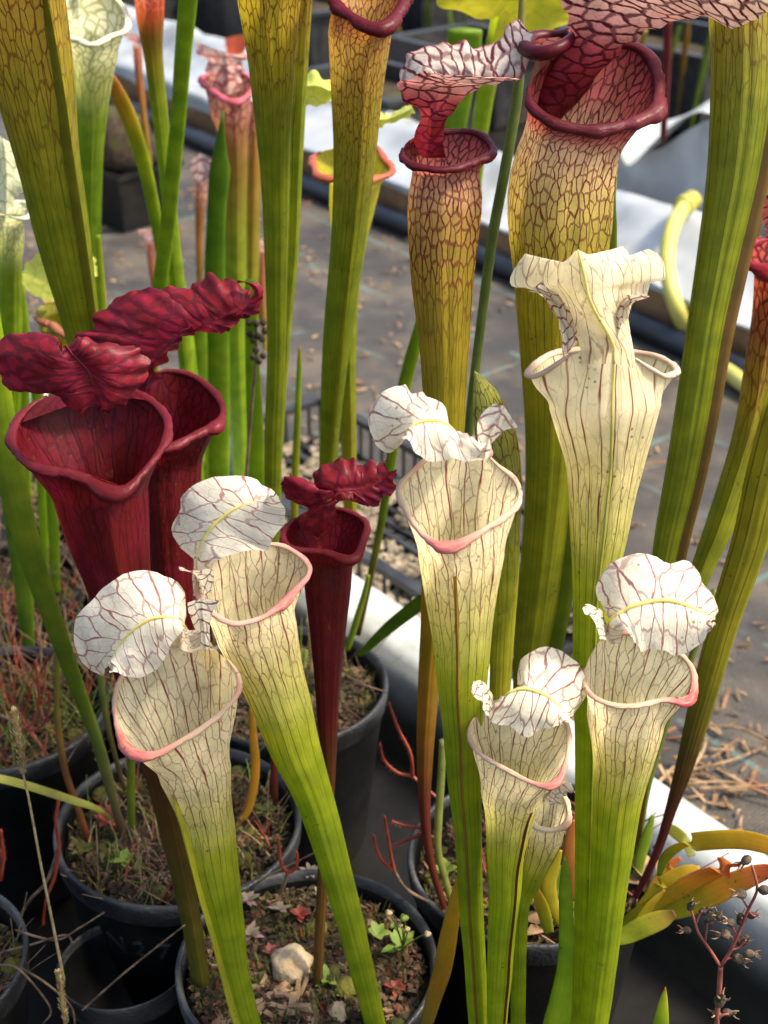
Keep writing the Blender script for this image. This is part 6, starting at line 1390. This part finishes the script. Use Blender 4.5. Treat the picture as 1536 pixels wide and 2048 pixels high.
# litter on the path
def path_pt(rg):
    u = rg.uniform(-2.6, -0.15); q = rg.random()
    n_ = 0.76+0.92*(q**1.8)
    return nu(n_, u, 0.004)
V, Fc = scatter_bits(2200, path_pt, ((0.001, 0.008), (0.0005, 0.0022)), 91)
mk('path_litter', V, Fc, M_STRAW, kind='stuff', smooth=False, label='brown leaf crumbs and chips strewn over the path', cat='litter')
def near_pt(rg):
    u = rg.uniform(-0.95, -0.15); n_ = 0.765+abs(rg.gauss(0, 0.075)); return nu(n_, u, 0.005)
V, Fc = scatter_bits(420, near_pt, ((0.004, 0.020), (0.0006, 0.0018)), 92)
mk('path_litter', V, Fc, M_STRAW, kind='stuff', smooth=False, label='straw and dead leaf litter heaped along the near liner', cat='litter')
rg = random.Random(4)
tl = []
for k, (x, y, l, a) in enumerate(((1440, 1520, .05, 0.4), (1480, 1480, .045, 2.6), (1390, 1500, .04, 1.2), (1350, 1400, .03, 0.5), (1380, 1340, .02, 2.0), (1500, 1570, .045, 0.1), (1460, 1590, .05, 2.9), (1300, 930, .03, 0.3), (1250, 620, .04, 0.2))):
    c = at_z(x, y, 0.008); d = Vector((cos(a), sin(a), 0))
    o = tube3('twig', [c-d*l, c+Vector((0, 0, 0.006))+d.cross(UP)*l*0.2, c+d*l], 0.0016, 0.0009, M_STRAW, None, 16, 6)
    o['label'] = ['dry curled stem on the path by the liner, uppermost of the tangle', 'bent straw on the path right of the tangle', 'straw lying left in the tangle by the liner', 'short straw chip on the path beside the olive stem', 'tiny straw chip above the beside-stem one', 'long dry stem low on the path at the right edge', 'dry stem touching the white liner at right', 'dry curl on the path behind the tall olive pitcher', 'dry curl on the path near the far board'][k]
    o['category'] = 'twig'; o['group'] = 'dry stems on the path'

# ------------------------------------------------------------------ yellow hose
hp = [at_n(1400, 388, 1.76), at_n(1368, 412, 1.70), at_n(1345, 455, 1.63), at_n(1334, 510, 1.59), at_n(1338, 560, 1.572), at_n(1352, 612, 1.562), at_z(1376, 664, 0.03), at_z(1410, 704, 0.02), at_z(1440, 728, 0.018), at_z(1483, 764, 0.018), at_z(1530, 790, 0.018), at_z(1600, 820, 0.018)]
t = thing('garden_hose', 'pale yellow hose hanging over the far bed edge onto the path', 'hose', at_z(1440, 728, 0.0))
tube3('hose', hp[1:], 0.0120, 0.0120, M_HOSE, t, 70, 14)
e0 = hp[1]; dd = (hp[0]-hp[1]).normalized()
for k, (a, b, rr) in enumerate(((-0.006, 0.012, 0.0165), (0.013, 0.017, 0.0125), (0.018, 0.032, 0.0155), (0.033, 0.040, 0.010))):
    tube3('fitting', [e0+dd*a, e0+dd*(a+b)/2, e0+dd*b], rr, rr, M_BRASS, t, 6, 14)

# ------------------------------------------------------------------ second liner bed behind on the right
back = thing('raised_bed', 'grey sided liner box with folded white flap behind the hose', 'raised bed', nu(2.0, -1.5, 0))
uL = -1.76
def box_fn(u, t_):
    d = u-uL
    z = lerp(0.032, 0.150+0.085*ss((d-0.08)/0.16), t_); n_ = 1.955+0.012*noise.noise(Vector((u*7, t_*1.5, 3)))+0.010*noise.noise(Vector((u*22, t_*1.5, 5)))
    return nu(n_, u, z)
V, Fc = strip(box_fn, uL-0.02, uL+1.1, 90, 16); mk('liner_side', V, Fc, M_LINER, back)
def flap_fn(u, t_):
    d = u-uL
    up_ = 0.09*ss((d-0.07)/0.16)
    zf = 0.160+up_-0.030*exp(-((d-0.10)/0.035)**2); zb = 0.168+0.10*ss(d/0.22)
    n_ = lerp(1.935-0.03*exp(-((d-0.10)/0.05)**2), 2.10, t_); z = lerp(zf, zb, ss(t_))+0.010*sin(pi*t_)+0.006*noise.noise(Vector((u*9, t_*3, 2)))
    return nu(n_, u, z)
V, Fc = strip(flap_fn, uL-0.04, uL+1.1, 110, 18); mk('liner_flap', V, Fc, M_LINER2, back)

# ------------------------------------------------------------------ black crates and pots in the far bed
def crate(label, c, hu, hn, h, rot=0.0, soil=True):
    t = thing('nursery_tray', label, 'tray', c, 'black nursery trays in the far bed')
    ax = (UV_*cos(rot)+NV*sin(rot)); ay = UP.cross(ax).normalized()
    th = 0.006
    for s in (-1, 1):
        V, Fc = box_v(c+ay*s*hn+UP*h/2, ax, ay, UP, hu, th/2, h/2); mk('tray_wall', V, Fc, M_TRAY, t, smooth=False)
        V, Fc = box_v(c+ax*s*(hu-th)+UP*(h/2-0.001), ax, ay, UP, th/2, hn-th/2-0.0005, h/2-0.001); mk('tray_wall', V, Fc, M_TRAY, t, smooth=False)
        V, Fc = box_v(c+ay*s*(hn+0.006)+UP*(h+0.004), ax, ay, UP, hu+0.012, 0.010, 0.005); mk('tray_rim', V, Fc, M_TRAY, t, smooth=False)
        V, Fc = box_v(c+ax*s*(hu+0.002)+UP*(h+0.003), ax, ay, UP, 0.010, hn-0.0045, 0.005); mk('tray_rim', V, Fc, M_TRAY, t, smooth=False)
    if soil:
        V, Fc = box_v(c+UP*h*0.42, ax, ay, UP, hu-th*2, hn-th, h*0.36); mk('soil', V, Fc, M_SOIL, t, smooth=False)
    return t
crs = [('black tray on the far bed edge behind the yellow hood', 760, 300, 1.93, .17, .11, .10), ('black tray in the far bed left of the maroon lipped pitcher', 620, 210, 2.35, .20, .13, .12), ('black tray in the far bed behind the frilled white hood', 960, 260, 2.3, .18, .12, .12), ('black tray behind the folded white flap', 1330, 215, 2.62, .22, .14, .14), ('black tray at the far right behind the flap', 1400, 160, 3.0, .22, .14, .14), ('black tray at the top left behind the pale liner', 300, 30, 2.25, .20, .13, .12), ('black tray behind the pink hood at the top', 480, 110, 2.4, .20, .13, .12), ('black tray far back at the top centre', 820, 140, 2.8, .22, .14, .12), ('black tray far back right of top centre', 1180, 120, 2.9, .22, .14, .12)]
for lab, x, y, n_, hu, hn, h in crs:
    p = at_n(x, y, n_); crate(lab, Vector((p.x, p.y, 0.034)), hu, hn, h+0.02)

# upturned root ball and square pot on the path at left
c = at_z(258, 440, 0.0)
t = thing('square_pot', 'black square pot with brown root ball standing on the path at left', 'pot', c)
V = []
for z, s_ in ((0.003, 0.060), (0.10, 0.072), (0.102, 0.077), (0.112, 0.077), (0.112, 0.069), (0.095, 0.068)):
    for j in range(4):
        a = pi/4+j*pi/2+0.85; V.append(c+Vector((cos(a)*s_*1.414, sin(a)*s_*1.414, z+0.0)))
mk('pot_wall', V, grid_faces(6, 4, 0, True), M_POT, t, smooth=False)
o = rock('root_ball', None, c+Vector((0, 0, 0.145)), (0.062, 0.062, 0.065), 9.0, M_SOIL, t)

# ------------------------------------------------------------------ far foliage
def reeds(name, label, n, fn, h, c, seed, wd=(0.003, 0.007), cat='plants'):
    rg = random.Random(seed); V, Fc, C, VC, K_, P_ = [], [], [], [], [], []
    for _ in range(n):
        p = fn(rg); hh = rg.uniform(*h); a = rg.uniform(0, 2*pi); l = rg.uniform(0, 0.35); ww = rg.uniform(*wd)
        d = Vector((cos(a)*l, sin(a)*l, 1)).normalized(); cc = c[rg.randrange(len(c))]; cc = tuple(x*rg.uniform(.7, 1.3) for x in cc)
        b = Vector((cos(a), sin(a), 0))*rg.uniform(-0.15, 0.25)
        o = len(V)
        for k in range(8):
            t_ = k/7; ctr = p+d*hh*t_+b*hh*t_*t_
            rr = ww*(0.45+0.75*t_)*(1 if t_ < 0.95 else 0.4)
            for j in range(6):
                q = 2*pi*j/6; V.append(ctr+Vector((cos(q), sin(q), 0))*rr); C.append((*cc, 1)); VC.append((*cc, 1)); K_.append((j, k, 0)); P_.append((0, 0, .05))
        Fc += [tuple(i+o for i in f) for f in grid_faces(8, 6, 0, True)]
    return mk(name, V, Fc, M_BLADE, None, attr_pack(C, VC, K_, P_), kind='stuff', label=label, cat=cat)
def far_pt(n0_, n1_, u0_, u1_):
    return lambda rg: nu(rg.uniform(n0_, n1_), rg.uniform(u0_, u1_), 0.05)
G1 = [(0.14, 0.20, 0.015), (0.10, 0.15, 0.012), (0.18, 0.15, 0.02), (0.20, 0.08, 0.03), (0.09, 0.12, 0.01)]
reeds('far_pitchers', 'blurred mass of small pitchers in the far bed', 420, far_pt(2.2, 4.4, -5.4, 0.3), (0.08, 0.30), G1, 5)
reeds('far_pitchers', 'blurred reddish pitchers along the back of the far bed', 200, far_pt(2.8, 4.5, -5.4, 0.3), (0.10, 0.34), [(0.20, 0.04, 0.03), (0.24, 0.14, 0.04), (0.13, 0.15, 0.02), (0.07, 0.02, 0.02)], 6)
reeds('far_pitchers', 'bright green grassy tuft at the top left of the far bed', 90, lambda rg: at_n(440+rg.gauss(0, 20), 70+rg.gauss(0, 12), 2.9), (0.06, 0.14), [(0.20, 0.32, 0.03), (0.14, 0.24, 0.02)], 7, (0.002, 0.004))
# a bright red-orange hood far back
r = pitcher('blurred orange red pitcher behind the pink spread hood', at(478, 190, 2.3), GB)
pitcher_tube(r, 'tube', [(470, 105, 34), (472, 130, 24), (478, 200, 16)], 2.25, 2.3, 0, pal((100, (0.55, 0.10, 0.05), RED, 0.3, 0.2, 2, .05), (200, (0.3, 0.2, 0.04), VB, 0, 0.3, 4, .05)), ncell=10)
patch(r, 'hood', [(455, 104), (450, 90), (452, 76)], [(470, 106), (472, 88), (474, 70)], [(488, 104), (496, 88), (496, 68)], 2.24, (0.60, 0.11, 0.05), RED, ns=16, nt=5, ruffle=0.004, vp=(0.2, 0, .05))
